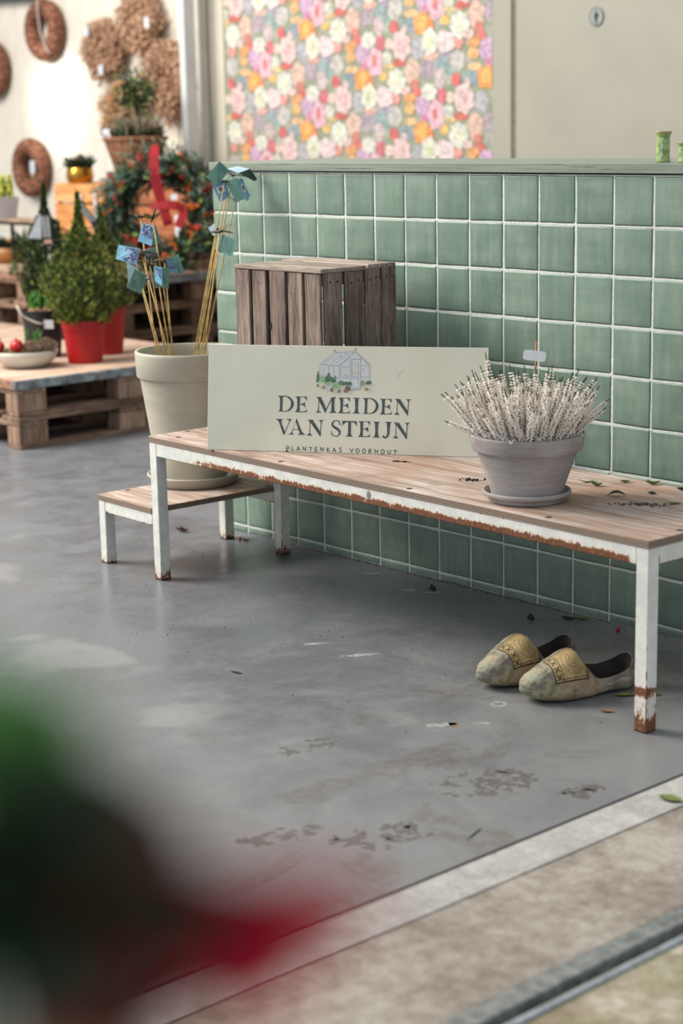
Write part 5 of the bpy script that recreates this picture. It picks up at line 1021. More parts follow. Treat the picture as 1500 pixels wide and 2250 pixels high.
def bulbs(parent, spots, z, s=1.0):
    r2 = random.Random(len(spots))
    for i, (x, y) in enumerate(spots):
        ob('bulb', MB().lathe([(.0005, 0), (.014, .004), (.018, .014), (.012, .028), (.005, .036), (.0005, .038)], 14), M_bulb, parent, (x, y, z-.006), smooth=True)
        for k in range(3):
            o = ob('shoot', shm[(i+k*2) % 5], None, parent, (x+r2.uniform(-.006, .006), y+r2.uniform(-.006, .006), z+.02), (r2.uniform(-.2, .2), r2.uniform(-.2, .2), r2.uniform(0, 3))); o.scale = (s, s, s*r2.uniform(.75, 1.1))
bulbs(t, [(-.02, -.05), (.03, -.03), (.05, .01), (-.04, .0), (.0, .02), (.02, -.06)], .205, .9)
lt = thing('price_sticker', 'white square sticker on a translucent strap across the black bulb pot', 'sticker', (-2.44, .795, .475))
ob('sticker', MB().slab([Vector((0, 0, 0))+wd*-.022+Vector((0, 0, .02)), wd*.022+Vector((0, 0, .018)), wd*.022+Vector((0, 0, -.022)), wd*-.022+Vector((0, 0, -.02))], .002), M_white, lt)
ob('strap', MB().tube([wd*-.02, wd*-.05+Vector((0, 0, .005)), wd*-.09+Vector((0, 0, .022)), wd*-.125+Vector((0, 0, .045)), wd*-.145+Vector((0, 0, .09))], .0045, 6), plain('clear_strap', (196, 192, 176), .3), lt, smooth=True)
# white bowl of bulbs, baubles and a cone
t = thing('planted_bowl', 'pale grey metal bowl of moss and bulbs at the front edge of the near stack', 'bowl', (-2.343, .602, ZN))
ob('bowl', MB().lathe([(.0005, 0), (.080, 0), (.088, .003), (.128, .030), (.146, .062), (.148, .076), (.1455, .078), (.142, .066), (.12, .034), (.0005, .02)], 56), plain('pale_metal', (192, 192, 184), .35, .08, 10, 0, .5, .1), t, smooth=True)
mo = MB(); r2 = random.Random(6)
mo.lathe([(.0005, .075), (.08, .079), (.125, .070), (.141, .062), (.12, .05), (.0005, .045)], 28, wob=lambda a, j: .03*math.sin(a*6+j))
for i in range(500):
    a = r2.uniform(0, 6.28); r = .138*math.sqrt(r2.random()); P = Vector((r*math.cos(a), r*math.sin(a), .073)); dv = Vector((r2.uniform(-1, 1), r2.uniform(-1, 1), r2.uniform(.1, 1))).normalized()*r2.uniform(.008, .02); w = dv.cross(Vector((r2.uniform(-1, 1), r2.uniform(-1, 1), 0))).normalized()*.0018; mo.add([P-w, P+w, P+dv], [(0, 1, 2)])
ob('moss', mo, plain('dry_moss', (124, 104, 60), .95, .4, 60, c2=(84, 66, 40)), t, kind='stuff')
bulbs(t, [(-.03, .03), (.03, .045), (.06, .03), (0, .06)], .078, .85)
M_redball = plain('red_bauble', (186, 30, 32), .3, .25, 26, 0, .5)
def bauble(x, y, z, r, lb): 
    tt = thing('bauble', lb, 'bauble', (x, y, z)); ob('ball', MB().ball((0, 0, 0), r, 20, 14), M_redball, tt, smooth=True); ob('cap', MB().tube([(0, 0, r*.97), (0, 0, r*1.15)], r*.2, 10), M_wing, tt)
bauble(-2.303, .532, .408, .031, 'large red bauble in the middle front of the planted bowl')
bauble(-2.383, .492, .404, .024, 'red bauble at the left of the planted bowl behind the large one')
bauble(-2.423, .502, .425, .020, 'dusky red bauble at the far left of the bowl')
bauble(-2.273, .687, .40, .014, 'tiny red bauble behind the pine cones in the bowl')
M_cone = plain('cone_scale', (150, 126, 108), .8, .4, 60, c2=(98, 78, 66))
def pine_cone(lb, loc, rot, ln, r, seed, parent=None, name='pine_cone'):
    mb = MB(); nr = 11
    for j in range(nr):
        tt = j/(nr-1); rad = r*math.sin(math.pi*(.12+.82*tt))**.8
        for i in range(9):
            a = 2*math.pi*(i+.5*(j % 2))/9; c = Vector((rad*math.cos(a)*.6, rad*math.sin(a)*.6, ln*(tt-.5))); o_ = Vector((math.cos(a), math.sin(a), .55)).normalized(); w = Vector((-math.sin(a), math.cos(a), 0))*rad*.34
            e = c+o_*rad*.62; up_ = Vector((0, 0, ln*.025)); mb.add([c-w*.6, c+w*.6, e+w, e-w, c-w*.6+up_, c+w*.6+up_, e+w+up_, e-w+up_], [(0, 1, 2, 3), (7, 6, 5, 4), (0, 4, 5, 1), (1, 5, 6, 2), (2, 6, 7, 3), (3, 7, 4, 0)])
    mb.tube([(0, 0, -ln*.45), (0, 0, ln*.45)], r*.45, 8)
    o = ob(name, mb, M_cone, parent, loc, rot)
    if lb: tag(o, lb, 'pine cone')
    return o
pine_cone('brown pine cone lying at the front right of the planted bowl', (-2.258, .587, .401), (R(85), 0, R(-52)), .088, .027, 1)
pine_cone('larger pine cone lying behind, at the right rim of the planted bowl', (-2.233, .652, .407), (R(85), 0, R(-40)), .098, .031, 2)
# silvery plant in a dark pot at the left edge
t = thing('potted_lavender', 'silvery grey foliage plant in a dark brown pot at the left frame edge', 'plant', (-2.86, .56, ZN)); plastic_pot(t, .075, .19, plain('dark_brown_pot', (58, 42, 38), .6))
mb = MB(); r2 = random.Random(4)
for i in range(700):
    a = r2.uniform(0, 6.28); el = r2.uniform(.1, 1.5); ln = r2.uniform(.07, .16); dv = Vector((math.cos(a)*math.cos(el), math.sin(a)*math.cos(el), math.sin(el))); w = dv.orthogonal().normalized()*.003; b = Vector((r2.gauss(0, .03), r2.gauss(0, .03), .18)); mb.add([b-w, b+w, b+dv*ln], [(0, 1, 2)])
ob('foliage', mb, plain('silver_leaf', (140, 150, 136), .8, .3, 40, c2=(104, 116, 96)), t, kind='stuff')

# ================================================================== THINGS ON THE TALL BACK STACK
M_or = wood('orange_crate_wood', (176, 112, 62), (206, 146, 92), (220, 168, 116), 'X', .5, .08, .6, .2); M_br = wood('brown_crate_wood', (120, 70, 44), (152, 94, 62), (172, 116, 80), 'X', .5, .08, .6, .2)
def slat_crate(lb, x0, x1, y0, y1, z0, h, mat, grp):
    t = thing('slatted_crate', lb, 'crate', ((x0+x1)/2, (y0+y1)/2, z0), group=grp); wx, wy = (x1-x0)/2, (y1-y0)/2; sh = (h-.012)/2
    for k in range(2):
        za = k*(sh+.012)
        for yy in (-wy, wy-.012): ob('slat', MB().box((-wx, yy, za), (wx, yy+.012, za+sh), ch=.002), mat, t)
        for xx in (-wx+.0005, wx-.0125): ob('end_slat', MB().box((xx, -wy+.012, za), (xx+.012, wy-.012, za+sh), ch=.002), mat, t)
    for xx in (-wx+.0125, wx-.0345):
        for yy in (-wy+.0125, wy-.0345): ob('corner_post', MB().box((xx, yy, 0), (xx+.022, yy+.022, h-.004)), mat, t)
    for k in range(3): ob('lid_slat', MB().box((-wx+.013, -wy+.013+k*(2*wy-.026)/3+.004, h-.012), (wx-.013, -wy+.013+(k+1)*(2*wy-.026)/3-.004, h-.001), ch=.002), mat, t)
    return t
for k, nm_ in enumerate(('lower', 'upper')):
    slat_crate('%s orange slatted crate at the left on the tall back stack' % nm_, -4.615, -4.075, 2.26, 2.60, ZF+k*.2285, .228, M_or, 'slatted crates on the back stack')
    slat_crate('%s brown slatted crate behind the ribbon wreath' % nm_, -4.04, -3.17, 2.26, 2.62, ZF+k*.2285, .228, M_or if False else M_br, 'slatted crates on the back stack')
ZC = ZF+.457
for x, z, w, lb in ((-4.32, .90, .018, 'white price stick on the orange crates, left of the tree tip'), (-3.36, .80, .026, 'white price stick in front of the brown crates, right of the ribbon'), (-4.16, .93, .014, 'narrow white price stick on the orange crates, right one')):
    tt = thing('price_stick', lb, 'price tag', (x, 2.246, z)); ob('card', MB().box((-w, -.004, -.085), (w, 0, .085), ch=.002), M_white, tt); ob('print', MB().box((-w*.6, -.0046, .02), (w*.6, -.0036, .05)), plain('faint_print', (150, 152, 156), .6), tt)
# gold pot
t = thing('gold_planter', 'small gold metal planter with greenery on the orange crates', 'plant', (-4.478, 2.36, ZC))
M_gold = plain('polished_brass', (196, 146, 62), .22, .1, 8, 0, .5, .95)
ob('pot', MB().lathe([(.0005, 0), (.062, 0), (.072, .005), (.083, .03), (.083, .05), (.077, .085), (.074, .092), (.071, .092), (.07, .08), (.0005, .07)], 48), M_gold, t, smooth=True)
def tuft(seed, n, r, h, w, up_=.6):
    r2 = random.Random(seed); mb = MB()
    for i in range(n):
        a = r2.uniform(0, 6.28); rr = r*math.sqrt(r2.random()); P = Vector((rr*math.cos(a), rr*math.sin(a), r2.uniform(0, h*.45))); dv = Vector((math.cos(a)*r2.uniform(0, 1.2), math.sin(a)*r2.uniform(0, 1.2), up_+r2.uniform(-.3, .6))).normalized(); l = h*r2.uniform(.4, 1); s_ = dv.orthogonal().normalized(); s_ = (Matrix.Rotation(r2.uniform(0, 6.28), 3, dv) @ s_)*w
        mb.add([P, P+dv*l*.45+s_, P+dv*l, P+dv*l*.45-s_], [(0, 1, 2, 3)])
    return mb
def leafball(seed, n, rx, rz, ln, w):
    r2 = random.Random(seed); mb = MB()
    for i in range(n):
        a = r2.uniform(0, 6.28); c = r2.uniform(-1, 1); k = r2.random()**.45*(1+.3*math.sin(a*3+seed)); s_ = math.sqrt(1-c*c); P = Vector((rx*k*s_*math.cos(a), rx*k*s_*math.sin(a), rz*k*c))
        dv = (P.normalized()*.6+Vector((r2.uniform(-1, 1), r2.uniform(-1, 1), r2.uniform(-.6, 1)))).normalized(); q = (Matrix.Rotation(r2.uniform(0, 6.28), 3, dv) @ dv.orthogonal().normalized())*w; l = ln*r2.uniform(.7, 1.2); mb.add([P, P+dv*l*.5+q, P+dv*l, P+dv*l*.5-q], [(0, 1, 2, 3)])
    return mb
M_evg = plain('evergreen', (48, 72, 44), .6, .4, 40, c2=(28, 46, 32)); M_lime = plain('lime_leaf', (118, 132, 58), .5, .3, 40, c2=(80, 100, 44))
ob('greenery', tuft(2, 240, .062, .075, .009, .5), M_evg, t, (0, 0, .082), kind='stuff')
pine_cone(None, (.030, -.01, .128), (0, .1, 0), .075, .026, 3, t, 'cone'); ob('twig', MB().tube([(-.03, 0, .09), (-.025, .0, .15), (-.01, .01, .17)], .004, 6), M_trunk, t); 
ob('trailing_twig', MB().tube([(-.06, -.02, .095), (-.11, -.04, .10), (-.16, -.05, .07)], .003, 6), plain('dry_twig', (176, 140, 118), .8), t)
# wicker basket
t = thing('wicker_basket', 'tapered brown wicker basket of winter plants on the crates', 'basket', (-4.005, 2.44, ZC))
M_wick = plain('wicker', (148, 104, 74), .75, .35, 70, .3, c2=(96, 62, 44))
prof = []; 
for i in range(53):
    z = .255*i/52; prof.append((.098+.082*(z/.255)+.0032*math.sin(i*math.pi/2+.8), z))
ob('weave', MB().lathe(prof+[(.172, .25), (.09, .02), (.0005, .015)], 64, wob=lambda a, j: .016*math.sin(a*16+(j//2 % 2)*math.pi)), M_wick, t, smooth=True)
for i in range(16):
    a = 2*math.pi*i/16; ob('stake', MB().tube([(.1*math.cos(a), .1*math.sin(a), .002), (.182*math.cos(a), .182*math.sin(a), .258)], .0045, 6), M_wick, t, smooth=True)
mb = MB(); 
for k in range(2): mb.tube([((.181+.005*math.sin(9*b+k*3.14))*math.cos(b), (.181+.005*math.sin(9*b+k*3.14))*math.sin(b), .255+.006*math.cos(9*b+k*3.14)) for b in [2*math.pi*i/72 for i in range(72)]], .0075, 6, closed=True)
ob('rim', mb, M_wick, t, smooth=True)
ob('heather_tuft', tuft(5, 420, .12, .14, .004, 1.2), plain('grey_heather', (150, 138, 118), .8, .3, 50, c2=(110, 112, 88)), t, (.03, .0, .245), kind='stuff')
ob('evergreen_tuft', tuft(6, 260, .15, .09, .010, .5), M_evg, t, (-.02, 0, .245), kind='stuff')
ob('shrub_crown', leafball(7, 520, .105, .125, .030, .010), M_evg, t, (-.03, .04, .50), kind='stuff'); ob('shrub_light', leafball(8, 170, .11, .12, .028, .010), M_lime, t, (.0, .03, .53), kind='stuff')
ob('shrub_stem', MB().tube([(0, .03, .2), (-.02, .04, .5)], .008, 8), M_trunk, t)
r2 = random.Random(31)
for i in range(11):
    a = r2.uniform(2.4, 4.9); ob('berry', MB().ball((.17*math.cos(a), .17*math.sin(a), .262+r2.uniform(-.02, .03)), .012, 8, 6), M_berry, t, smooth=True)
ob('twig', MB().tube([(.08, -.05, .25), (.14, -.02, .30), (.16, -.02, .36), (.22, .0, .32)], .004, 6), plain('dry_twig_b', (150, 120, 100), .8), t)
tt = thing('price_tag', 'white square price tag standing in the wicker basket', 'price tag', (-4.075, 2.29, 1.305)); ob('card', MB().box((-.036, -.003, 0), (.036, 0, .055), ch=.001), M_white, tt); ob('peg', MB().tube([(0, -.001, .002), (0, .0, -.06)], .005, 6), M_bamboo, tt)
# decorated wreath with ribbon
WC = Vector((-3.105, 1.955, .915)); vd = (cam.matrix_world.translation-WC); vd.z = 0; vd.normalize(); vd = Vector((vd.x*.92, vd.y*.92, .14)).normalized()
sx = Vector((0, 0, 1)).cross(vd).normalized(); sz = vd.cross(sx)
t = thing('ribbon_wreath', 'large fir wreath with orange berries, cones and a red ribbon leaning on the back crates', 'wreath')
t.matrix_world = Matrix(((sx.x, -vd.x, sz.x, WC.x), (sx.y, -vd.y, sz.y, WC.y), (sx.z, -vd.z, sz.z, WC.z), (0, 0, 0, 1)))
RM, RT = .228, .088
def ringpt(a, b, r): return Vector(((RM+r*math.cos(b))*math.cos(a), -r*math.sin(b), (RM+r*math.cos(b))*math.sin(a)))
ob('straw_core', MB().tube([(RM*math.cos(a), 0, RM*math.sin(a)) for a in [2*math.pi*i/40 for i in range(40)]], RT*.62, 10, closed=True), M_trunk, t, smooth=True)
def needles(seed, n, ln, w, spread, rm):
    r2 = random.Random(seed); mb = MB()
    for i in range(n):
        a = r2.uniform(0, 6.28); b = r2.uniform(-.9, 3.6); P = ringpt(a, b, RT*r2.uniform(.45, .95)); tan = Vector((-math.sin(a), 0, math.cos(a))); o_ = ringpt(a, b, 1)-ringpt(a, b, 0); ax = (tan*r2.uniform(.3, 1)+o_*r2.uniform(.2, spread)).normalized(); L_ = ln*r2.uniform(.7, 1.2)*(.5 if math.cos(b) < -.2 else 1); s_ = ax.orthogonal().normalized(); s2 = ax.cross(s_)
        for k in range(9):
            c = P+ax*L_*k/9; an = r2.uniform(0, 6.28); dv = (ax*.75+(s_*math.cos(an)+s2*math.sin(an))).normalized()*L_*.34; wv = dv.cross(ax).normalized()*w; mb.add([c-wv, c+wv, c+dv], [(0, 1, 2)])
        mb.add([P-s_*.0015, P+s_*.0015, P+ax*L_], [(0, 1, 2)])
    mb.v = [(x, min(y, .055), max(z, -.308)) for x, y, z in mb.v]
    return mb
ob('fir_sprigs', needles(1, 900, .095, .0052, .8, 0), plain('fir_green', (66, 92, 66), .6, .4, 30, c2=(34, 54, 40)), t, kind='stuff')
ob('blue_fir_sprigs', needles(2, 300, .12, .0052, 1.2, 0), plain('blue_fir', (98, 124, 108), .6, .3, 30, c2=(62, 88, 72)), t, kind='stuff')
r2 = random.Random(12); mb = MB()
for i in range(90):
    a = r2.uniform(0, 6.28) if i % 2 else r2.uniform(-1.4, 1.2); P = ringpt(a, r2.uniform(-.4, 2.2), RT*1.0); dv = Vector((r2.uniform(-1, 1), -r2.uniform(.2, 1), r2.uniform(-1, 1))).normalized(); s_ = dv.orthogonal().normalized()*.016; l = r2.uniform(.05, .085); n_ = dv.cross(s_).normalized()*.006
    mb.add([P, P+dv*l*.45+s_+n_, P+dv*l, P+dv*l*.45-s_+n_, P+dv*l*.5], [(0, 1, 4), (1, 2, 4), (2, 3, 4), (3, 0, 4)])
mb.v = [(x, min(y, .055), max(z, -.308)) for x, y, z in mb.v]
ob('broad_leaves', mb, plain('olive_leaf', (104, 128, 56), .5, .4, 40, c2=(62, 90, 46)), t, kind='stuff')
M_orb = plain('orange_berry', (214, 104, 24), .4, .2, 40); M_orr = plain('red_orange_berry', (186, 44, 26), .4, .2, 40)
bm1 = []
for v_ in range(4):
    mb = MB(); r2 = random.Random(70+v_)
    for i in range(18): mb.ball((r2.gauss(0, .007), r2.gauss(0, .007), .068*(i/17-.5)), r2.uniform(.006, .0085), 6, 5)
    bm1.append(mb.mesh('berry_sprig', M_orb if v_ % 2 else M_orr, True))
for i in range(26):
    a = 2*math.pi*i/26+r2.uniform(-.1, .1); P = ringpt(a, r2.uniform(.5, 2.4), RT*1.10); o = ob('berry_sprig', bm1[i % 4], None, t, P, (r2.uniform(-.5, .5), r2.uniform(0, 3.1), 0))
for i, a in enumerate((.55, 2.7, 3.9, 5.3, 1.9)): pine_cone(None, ringpt(a, 1.3, RT*1.05), (R(70), r2.uniform(0, 3), 0), .06, .026, 80+i, t, 'cone')
M_rib = plain('red_ribbon', (150, 5, 18), .6, .1, 20, 0, .5)
def band(path, w, name):
    vs = []; fs = []; P = [Vector(p) for p in path]
    for i, p in enumerate(P):
        a, b = P[max(0, i-1)], P[min(len(P)-1, i+1)]; tt_ = (b-a).normalized(); s_ = tt_.cross(Vector((0, -1, 0))); s_ = s_.normalized() if s_.length > .25 else Vector((1, 0, 0)); nn = tt_.cross(s_).normalized()*.0012
        vs += [p-s_*w-nn, p+s_*w-nn, p+s_*w+nn, p-s_*w+nn]
    for i in range(len(P)-1):
        for k in range(4): fs.append((i*4+k, i*4+(k+1) % 4, (i+1)*4+(k+1) % 4, (i+1)*4+k))
    ob(name, MB().add(vs, fs), M_rib, t, smooth=False)
band([(-.045, -.02, .345), (-.028, -.065, .335), (-.030, -.130, .28), (-.034, -.136, .22), (-.028, -.13, .16), (-.012, -.118, .09), (0, -.11, .045)], .027, 'ribbon_loop')
band([(0, -.112, .05), (.012, -.116, .0), (.026, -.11, -.05), (.030, -.10, -.075)], .026, 'ribbon_tail')
band([(-.06, -.11, .025), (-.02, -.12, .028), (.03, -.124, .03), (.075, -.12, .025), (.105, -.112, .015), (.112, -.106, -.01), (.096, -.11, -.05), (.078, -.11, -.085)], .022, 'ribbon_bow')
ob('price_tag', MB().box((.048, -.125, .055), (.082, -.122, .085)), M_white, t)
# little metal stand at the left edge with a white pot of hyacinths, and the gold bowl on the boards
t = thing('plant_stand', 'small black metal stand with wooden top at the left frame edge', 'stand', (-4.08, 1.70, ZF)); M_iron = plain('black_iron', (34, 36, 36), .5)
for sx_ in (-.25, .235):
    for sy_ in (-.08, .08): ob('leg', MB().box((sx_-.008, sy_-.008, 0), (sx_+.008, sy_+.008, .26)), M_iron, t)
ob('frame', MB().box((-.258, -.088, .256), (.243, .088, .272), ch=.001), M_iron, t); ob('top', MB().box((-.255, -.085, .2725), (.24, .085, .285), ch=.002), plain('worn_oak', (160, 134, 110), .7, .3, 12), t)
t = thing('potted_hyacinth', 'white square pot of yellow green hyacinths on the black stand', 'plant', (-4.30, 1.70, ZF+.2856))
ob('pot', MB().add([(-.06, -.06, 0), (.06, -.06, 0), (.06, .06, 0), (-.06, .06, 0), (-.075, -.075, .115), (.075, -.075, .115), (.075, .075, .115), (-.075, .075, .115), (-.068, -.068, .115), (.068, -.068, .115), (.068, .068, .115), (-.068, .068, .115), (-.06, -.06, .09), (.06, -.06, .09), (.06, .06, .09), (-.06, .06, .09)], [(0, 3, 2, 1)]+[(i, (i+1) % 4, 4+(i+1) % 4, 4+i) for i in range(4)]+[(4+i, 4+(i+1) % 4, 8+(i+1) % 4, 8+i) for i in range(4)]+[(8+i, 8+(i+1) % 4, 12+(i+1) % 4, 12+i) for i in range(4)]+[(12, 13, 14, 15)]), plain('white_zinc', (190, 194, 198), .4, .06, 10), t)
M_hyl = plain('hyacinth_leaf', (96, 140, 40), .45, .3, 30); M_hyf = plain('hyacinth_flower', (186, 190, 74), .6, .25, 60)
for i, (x, y) in enumerate(((.02, 0), (-.03, .02), (.045, .03))):
    for k in range(4): o = ob('leaf', shm[(i+k) % 5], None, t, (x, y, .09), (.25*math.cos(k*1.6), .25*math.sin(k*1.6), k)); o.scale = (1.2, 1.2, 1.25)
    mb = MB(); r2 = random.Random(i)
    for k in range(46):
        z = r2.uniform(.12, .24); a = r2.uniform(0, 6.28); rr = .022*(1-(z-.12)/.16); mb.ball((x+rr*math.cos(a), y+rr*math.sin(a), z), .010, 6, 4)
    ob('flower_spike', mb, M_hyf, t, smooth=True)
ob('marker', MB().tube([(.055, -.02, .09), (.062, -.03, .19)], .003, 6), M_bamboo, t)
t = thing('gold_bowl', 'amber bowl of yellow and rust flowers under the black stand', 'bowl', (-4.63, 1.93, ZF))
ob('bowl', MB().lathe([(.0005, 0), (.07, 0), (.10, .03), (.118, .095), (.113, .095), (.09, .03), (.0005, .02)], 40), plain('amber_glaze', (150, 100, 46), .4, .15, 12), t, smooth=True)
ob('greenery', tuft(9, 200, .10, .07, .012, .4), M_evg, t, (0, 0, .08), kind='stuff')
M_yel = plain('yellow_flower', (226, 168, 34), .6, .15, 60); M_rus = plain('rust_flower', (140, 78, 50), .7, .2, 60)
for i, (x, y, z, r, m) in enumerate(((.06, -.02, .13, .028, 1), (.10, .02, .115, .028, 1), (.02, .02, .13, .03, 0), (-.03, -.03, .13, .03, 0), (-.06, .03, .12, .028, 0))):
    mb = MB()
    for k in range(3):
        for j in range(9):
            a = 2*math.pi*j/9+k*.35; rr = r*(1-.28*k); zz = z+.007*k; mb.add([(x, y, zz), (x+rr*.7*math.cos(a-.25), y+rr*.7*math.sin(a-.25), zz+.008), (x+rr*math.cos(a), y+rr*math.sin(a), zz+.004), (x+rr*.7*math.cos(a+.25), y+rr*.7*math.sin(a+.25), zz+.008)], [(0, 1, 2, 3)])
    mb.ball((x, y, z), r*.55, 8, 6); ob('flower', mb, M_yel if m else M_rus, t)
ob('side_sprig', tuft(10, 60, .05, .12, .012, .2), M_evg, t, (.14, .06, .07), kind='stuff')
tag(ob('white_box', MB().box((-.09, -.06, 0), (.09, .06, .075), ch=.004), M_white, loc=(-4.36, 2.07, ZF)), 'plain white box beside the amber bowl', 'box')
t = thing('green_box', 'sage green cardboard box standing at the wall side behind the conifers', 'box', (-4.72, 2.74, ZF)); ob('body', MB().box((-.16, -.06, 0), (.16, .06, .25), ch=.004), plain('sage_box', (132, 148, 130), .7), t); ob('lid', MB().box((-.165, -.065, .25), (.165, .065, .28), ch=.004), plain('sage_box_lid', (142, 158, 140), .7), t)

# ================================================================== WREATHS ON THE WALL
M_straw = G('brown_wound_twigs', .8, .25); n = M_straw.noise(M_straw.obj(), 40, 4, .65); M_straw.base(M_straw.ramp(n, [(.32, (86, 52, 40)), (.5, (128, 84, 66)), (.68, (158, 112, 88))])); M_straw = M_straw.m
def wound_wreath(x, z, D, tubeR, lb):
    t = thing('twig_wreath', lb, 'wreath', (x, 3.0-.012-tubeR-.004, z), group='smooth brown wreaths on the white wall')
    rm = D/2-tubeR; vs = []; fs = []; na, nb_ = 132, 12
    for i in range(na):
        a = 2*math.pi*i/na
        for k in range(nb_):
            b = 2*math.pi*k/nb_; r = tubeR*(1+.045*(1 if i % 2 else -1)+.025*math.sin(b*3+i*.9)); vs.append(((rm+r*math.cos(b))*math.cos(a), r*math.sin(b), (rm+r*math.cos(b))*math.sin(a)))
    for i in range(na):
        for k in range(nb_): fs.append((i*nb_+k, i*nb_+(k+1) % nb_, ((i+1) % na)*nb_+(k+1) % nb_, ((i+1) % na)*nb_+k))
    ob('winding', MB().add(vs, fs), M_straw, t, smooth=True)
    ob('hook', MB().tube([(0, tubeR+.004, rm+tubeR*.2), (0, .0, rm-tubeR*.9)], .003, 6), M_iron, t); return t
wa = wound_wreath(-5.67, 2.007, .395, .056, 'smooth brown wreath high on the white wall with a white ribbon across it')
wb = wound_wreath(-5.927, 1.113, .395, .056, 'smooth brown wreath low on the white wall left of the gold planter')
wc = wound_wreath(-6.37, 1.782, .395, .056, 'smooth brown wreath at the left frame edge of the white wall')
ob('white_ribbon', MB().tube([(.05, -.074, .22), (.06, -.082, .10), (.085, -.086, -.02), (.13, -.074, -.13), (.15, -.06, -.16)], .008, 6), plain('greyed_ribbon', (176, 160, 146), .7), wa, smooth=True)
ob('price_tag', MB().box((.12, -.083, -.03), (.175, -.08, .05)), M_white, wb)
M_dry = plain('dried_petal', (206, 172, 142), .8, .3, 30, c2=(180, 142, 112)); M_dry2 = plain('dried_petal_dark', (180, 144, 118), .85, .35, 30, c2=(146, 110, 88))
def dried_wreath(x, z, D, tr, seed, lb, col, hole=1, n=4200):
    t = thing('dried_wreath', lb, 'wreath', (x, 2.978-tr*1.05, z), group='dried hydrangea wreaths on the white wall'); r2 = random.Random(seed); mb = MB(); rm = (D/2-tr)*hole
    for i in range(n):
        a = r2.uniform(0, 6.28); b = r2.uniform(0, 6.28); lump = 1+.14*math.sin(a*6+seed)+.12*math.sin(a*3+b*2); r = tr*lump*r2.uniform(.55, 1.05)
        P = Vector(((rm+r*math.cos(b))*math.cos(a), min(tr*1.0, r*math.sin(b)), (rm+r*math.cos(b))*math.sin(a))); dv = Vector((r2.uniform(-1, 1), r2.uniform(-1, .5), r2.uniform(-1, 1))).normalized(); s_ = (Matrix.Rotation(r2.uniform(0, 6.28), 3, dv) @ dv.orthogonal().normalized()); l = r2.uniform(.014, .028); nn = dv.cross(s_)*l*.25
        e = P+dv*l; e.y = min(e.y, tr*1.02); m1, m2 = P+dv*l*.5+s_*l*.5+nn, P+dv*l*.5-s_*l*.5+nn
        m1.y = min(m1.y, tr*1.02); m2.y = min(m2.y, tr*1.02)
        mb.add([P, m1, e, m2], [(0, 1, 2, 3)], 0 if r2.random() < .72 else 1)
    ob('dried_petals', mb, col, t, kind='stuff')
    ob('ring_core', MB().tube([(rm*math.cos(2*math.pi*i/40), .0, rm*math.sin(2*math.pi*i/40)) for i in range(40)], tr*.6, 8, closed=True), M_dry2, t, smooth=True); t.scale = (1, .72, 1); t.location.y = 2.982-tr*.80; return t
dw1 = dried_wreath(-4.949, 1.852, .40, .105, 1, 'dried tan wreath left of the three clustered on the white wall, with two tags', [M_dry, M_dry2])
dw2 = dried_wreath(-4.553, 2.00, .41, .105, 2, 'dried tan wreath topmost of the three clustered on the white wall', [M_dry, M_dry2])
dw3 = dried_wreath(-4.256, 1.636, .50, .125, 3, 'large dried brown wreath partly hidden by the pale steel column', [M_dry2, M_dry], n=5200)
dw4 = dried_wreath(-4.742, 1.45, .42, .12, 4, 'golden tan dried wreath behind the shrub in the wicker basket', [plain('golden_dried_petal', (214, 172, 124), .8, .3, 30, c2=(180, 136, 92)), M_dry2])
for w_, x, z in ((dw1, -.04, .11), (dw1, .10, -.13), (dw2, .21, -.02)):
    ob('price_tag', MB().box((x-.024, -.14, z-.03), (x+.024, -.137, z+.03)), M_white, w_)

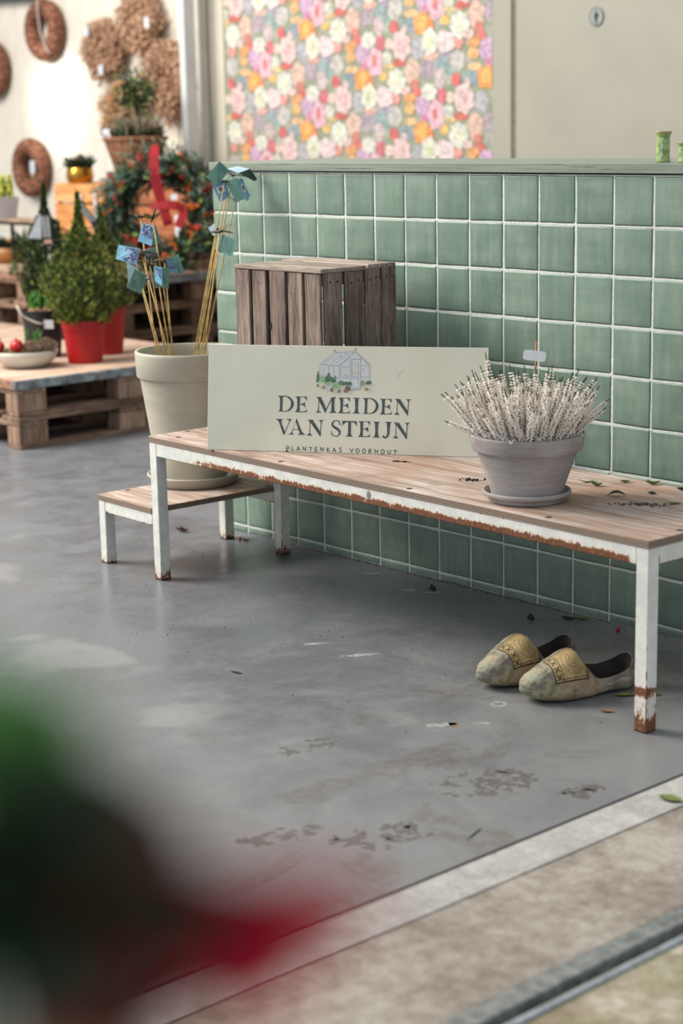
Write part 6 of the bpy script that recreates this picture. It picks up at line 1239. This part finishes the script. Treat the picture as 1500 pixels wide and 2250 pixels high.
# ================================================================== OUT OF FOCUS PLANT RIGHT BEFORE THE LENS
t = thing('plant_table', 'small round grey metal table just outside the entrance, below the frame', 'table', (4.30, -3.50, -.006))
ob('top', MB().lathe([(.0005, .965), (.15, .965), (.155, .97), (.155, .98), (.15, .985), (.0005, .985)], 40), M_zinc, t, smooth=False)
ob('column', MB().tube([(0, 0, .02), (0, 0, .966)], .02, 12), M_zinc, t, smooth=True); ob('foot', MB().lathe([(.0005, 0), (.14, 0), (.14, .012), (.02, .03), (.0005, .03)], 36), M_zinc, t)
t = thing('potted_poinsettia', 'blurred dark green plant with red bracts close before the lens, lower left', 'plant', (4.30, -3.50, .9795))
plastic_pot(t, .055, .09, M_blackp); ob('soil', MB().lathe([(.0005, .08), (.049, .078), (.047, .07), (.0005, .07)], 20), M_soil, t)
lm_d = leaf_mesh(.046, .016, .12, .3, plain('deep_green_leaf', (46, 62, 42), .45, .3, 60)); lm_g = leaf_mesh(.046, .017, .12, .3, plain('bright_green_leaf', (78, 150, 44), .45, .2, 60)); lm_r = leaf_mesh(.042, .015, .10, .3, plain('red_bract', (206, 34, 66), .5, .15, 60)); lm_t = leaf_mesh(.046, .016, .1, .3, plain('teal_leaf', (36, 100, 82), .45, .2, 60)); lm_dr = leaf_mesh(.042, .015, .1, .3, plain('dark_red_bract', (140, 22, 24), .5, .2, 60))
base = Vector((4.30, -3.50, .9795)); r2 = random.Random(17)
FL = [  # x, y, z of the leaf centre, mesh
]
def fan(px, py, pz, me, n, spread, name):
    for i in range(n):
        P = Vector((px+r2.gauss(0, spread), py+r2.gauss(0, spread), pz+r2.gauss(0, spread)))-base
        ob(name, me, None, t, P, (r2.uniform(-.8, .8)+.9, r2.uniform(-.6, .6), r2.uniform(0, 6.28)))
FANS = [(4.318, -3.492, 1.223, 'g', 3, .004), (4.326, -3.486, 1.215, 'd', 5, .007), (4.322, -3.490, 1.205, 'd', 5, .007), (4.331, -3.484, 1.199, 'd', 6, .007), (4.341, -3.475, 1.196, 't', 2, .003), (4.357, -3.459, 1.1935, 'r', 4, .004), (4.340, -3.478, 1.184, 'x', 4, .005), (4.332, -3.486, 1.180, 'x', 3, .005), (4.322, -3.492, 1.190, 't', 3, .006), (4.314, -3.500, 1.207, 'd', 4, .005), (4.318, -3.502, 1.190, 'd', 4, .006)]
for x, y, z, c, n_, sp_ in FANS: fan(x, y, z, {'g': lm_g, 'd': lm_d, 't': lm_t, 'r': lm_r, 'x': lm_dr}[c], n_, sp_, 'bract' if c in 'rx' else 'leaf')
for i, (x, y, z, c, n_, sp_) in enumerate(FANS):
    e = Vector((x, y, z))-base; a = 2*math.pi*i/len(FANS); ob('stem', MB().tube([(.02*math.cos(a), .02*math.sin(a), .075), (e.x*.7+.01*math.cos(a), e.y*.7+.01*math.sin(a), e.z*.6), tuple(e)], [.0026, .0022, .0014], 6), M_shoot, t, smooth=True)
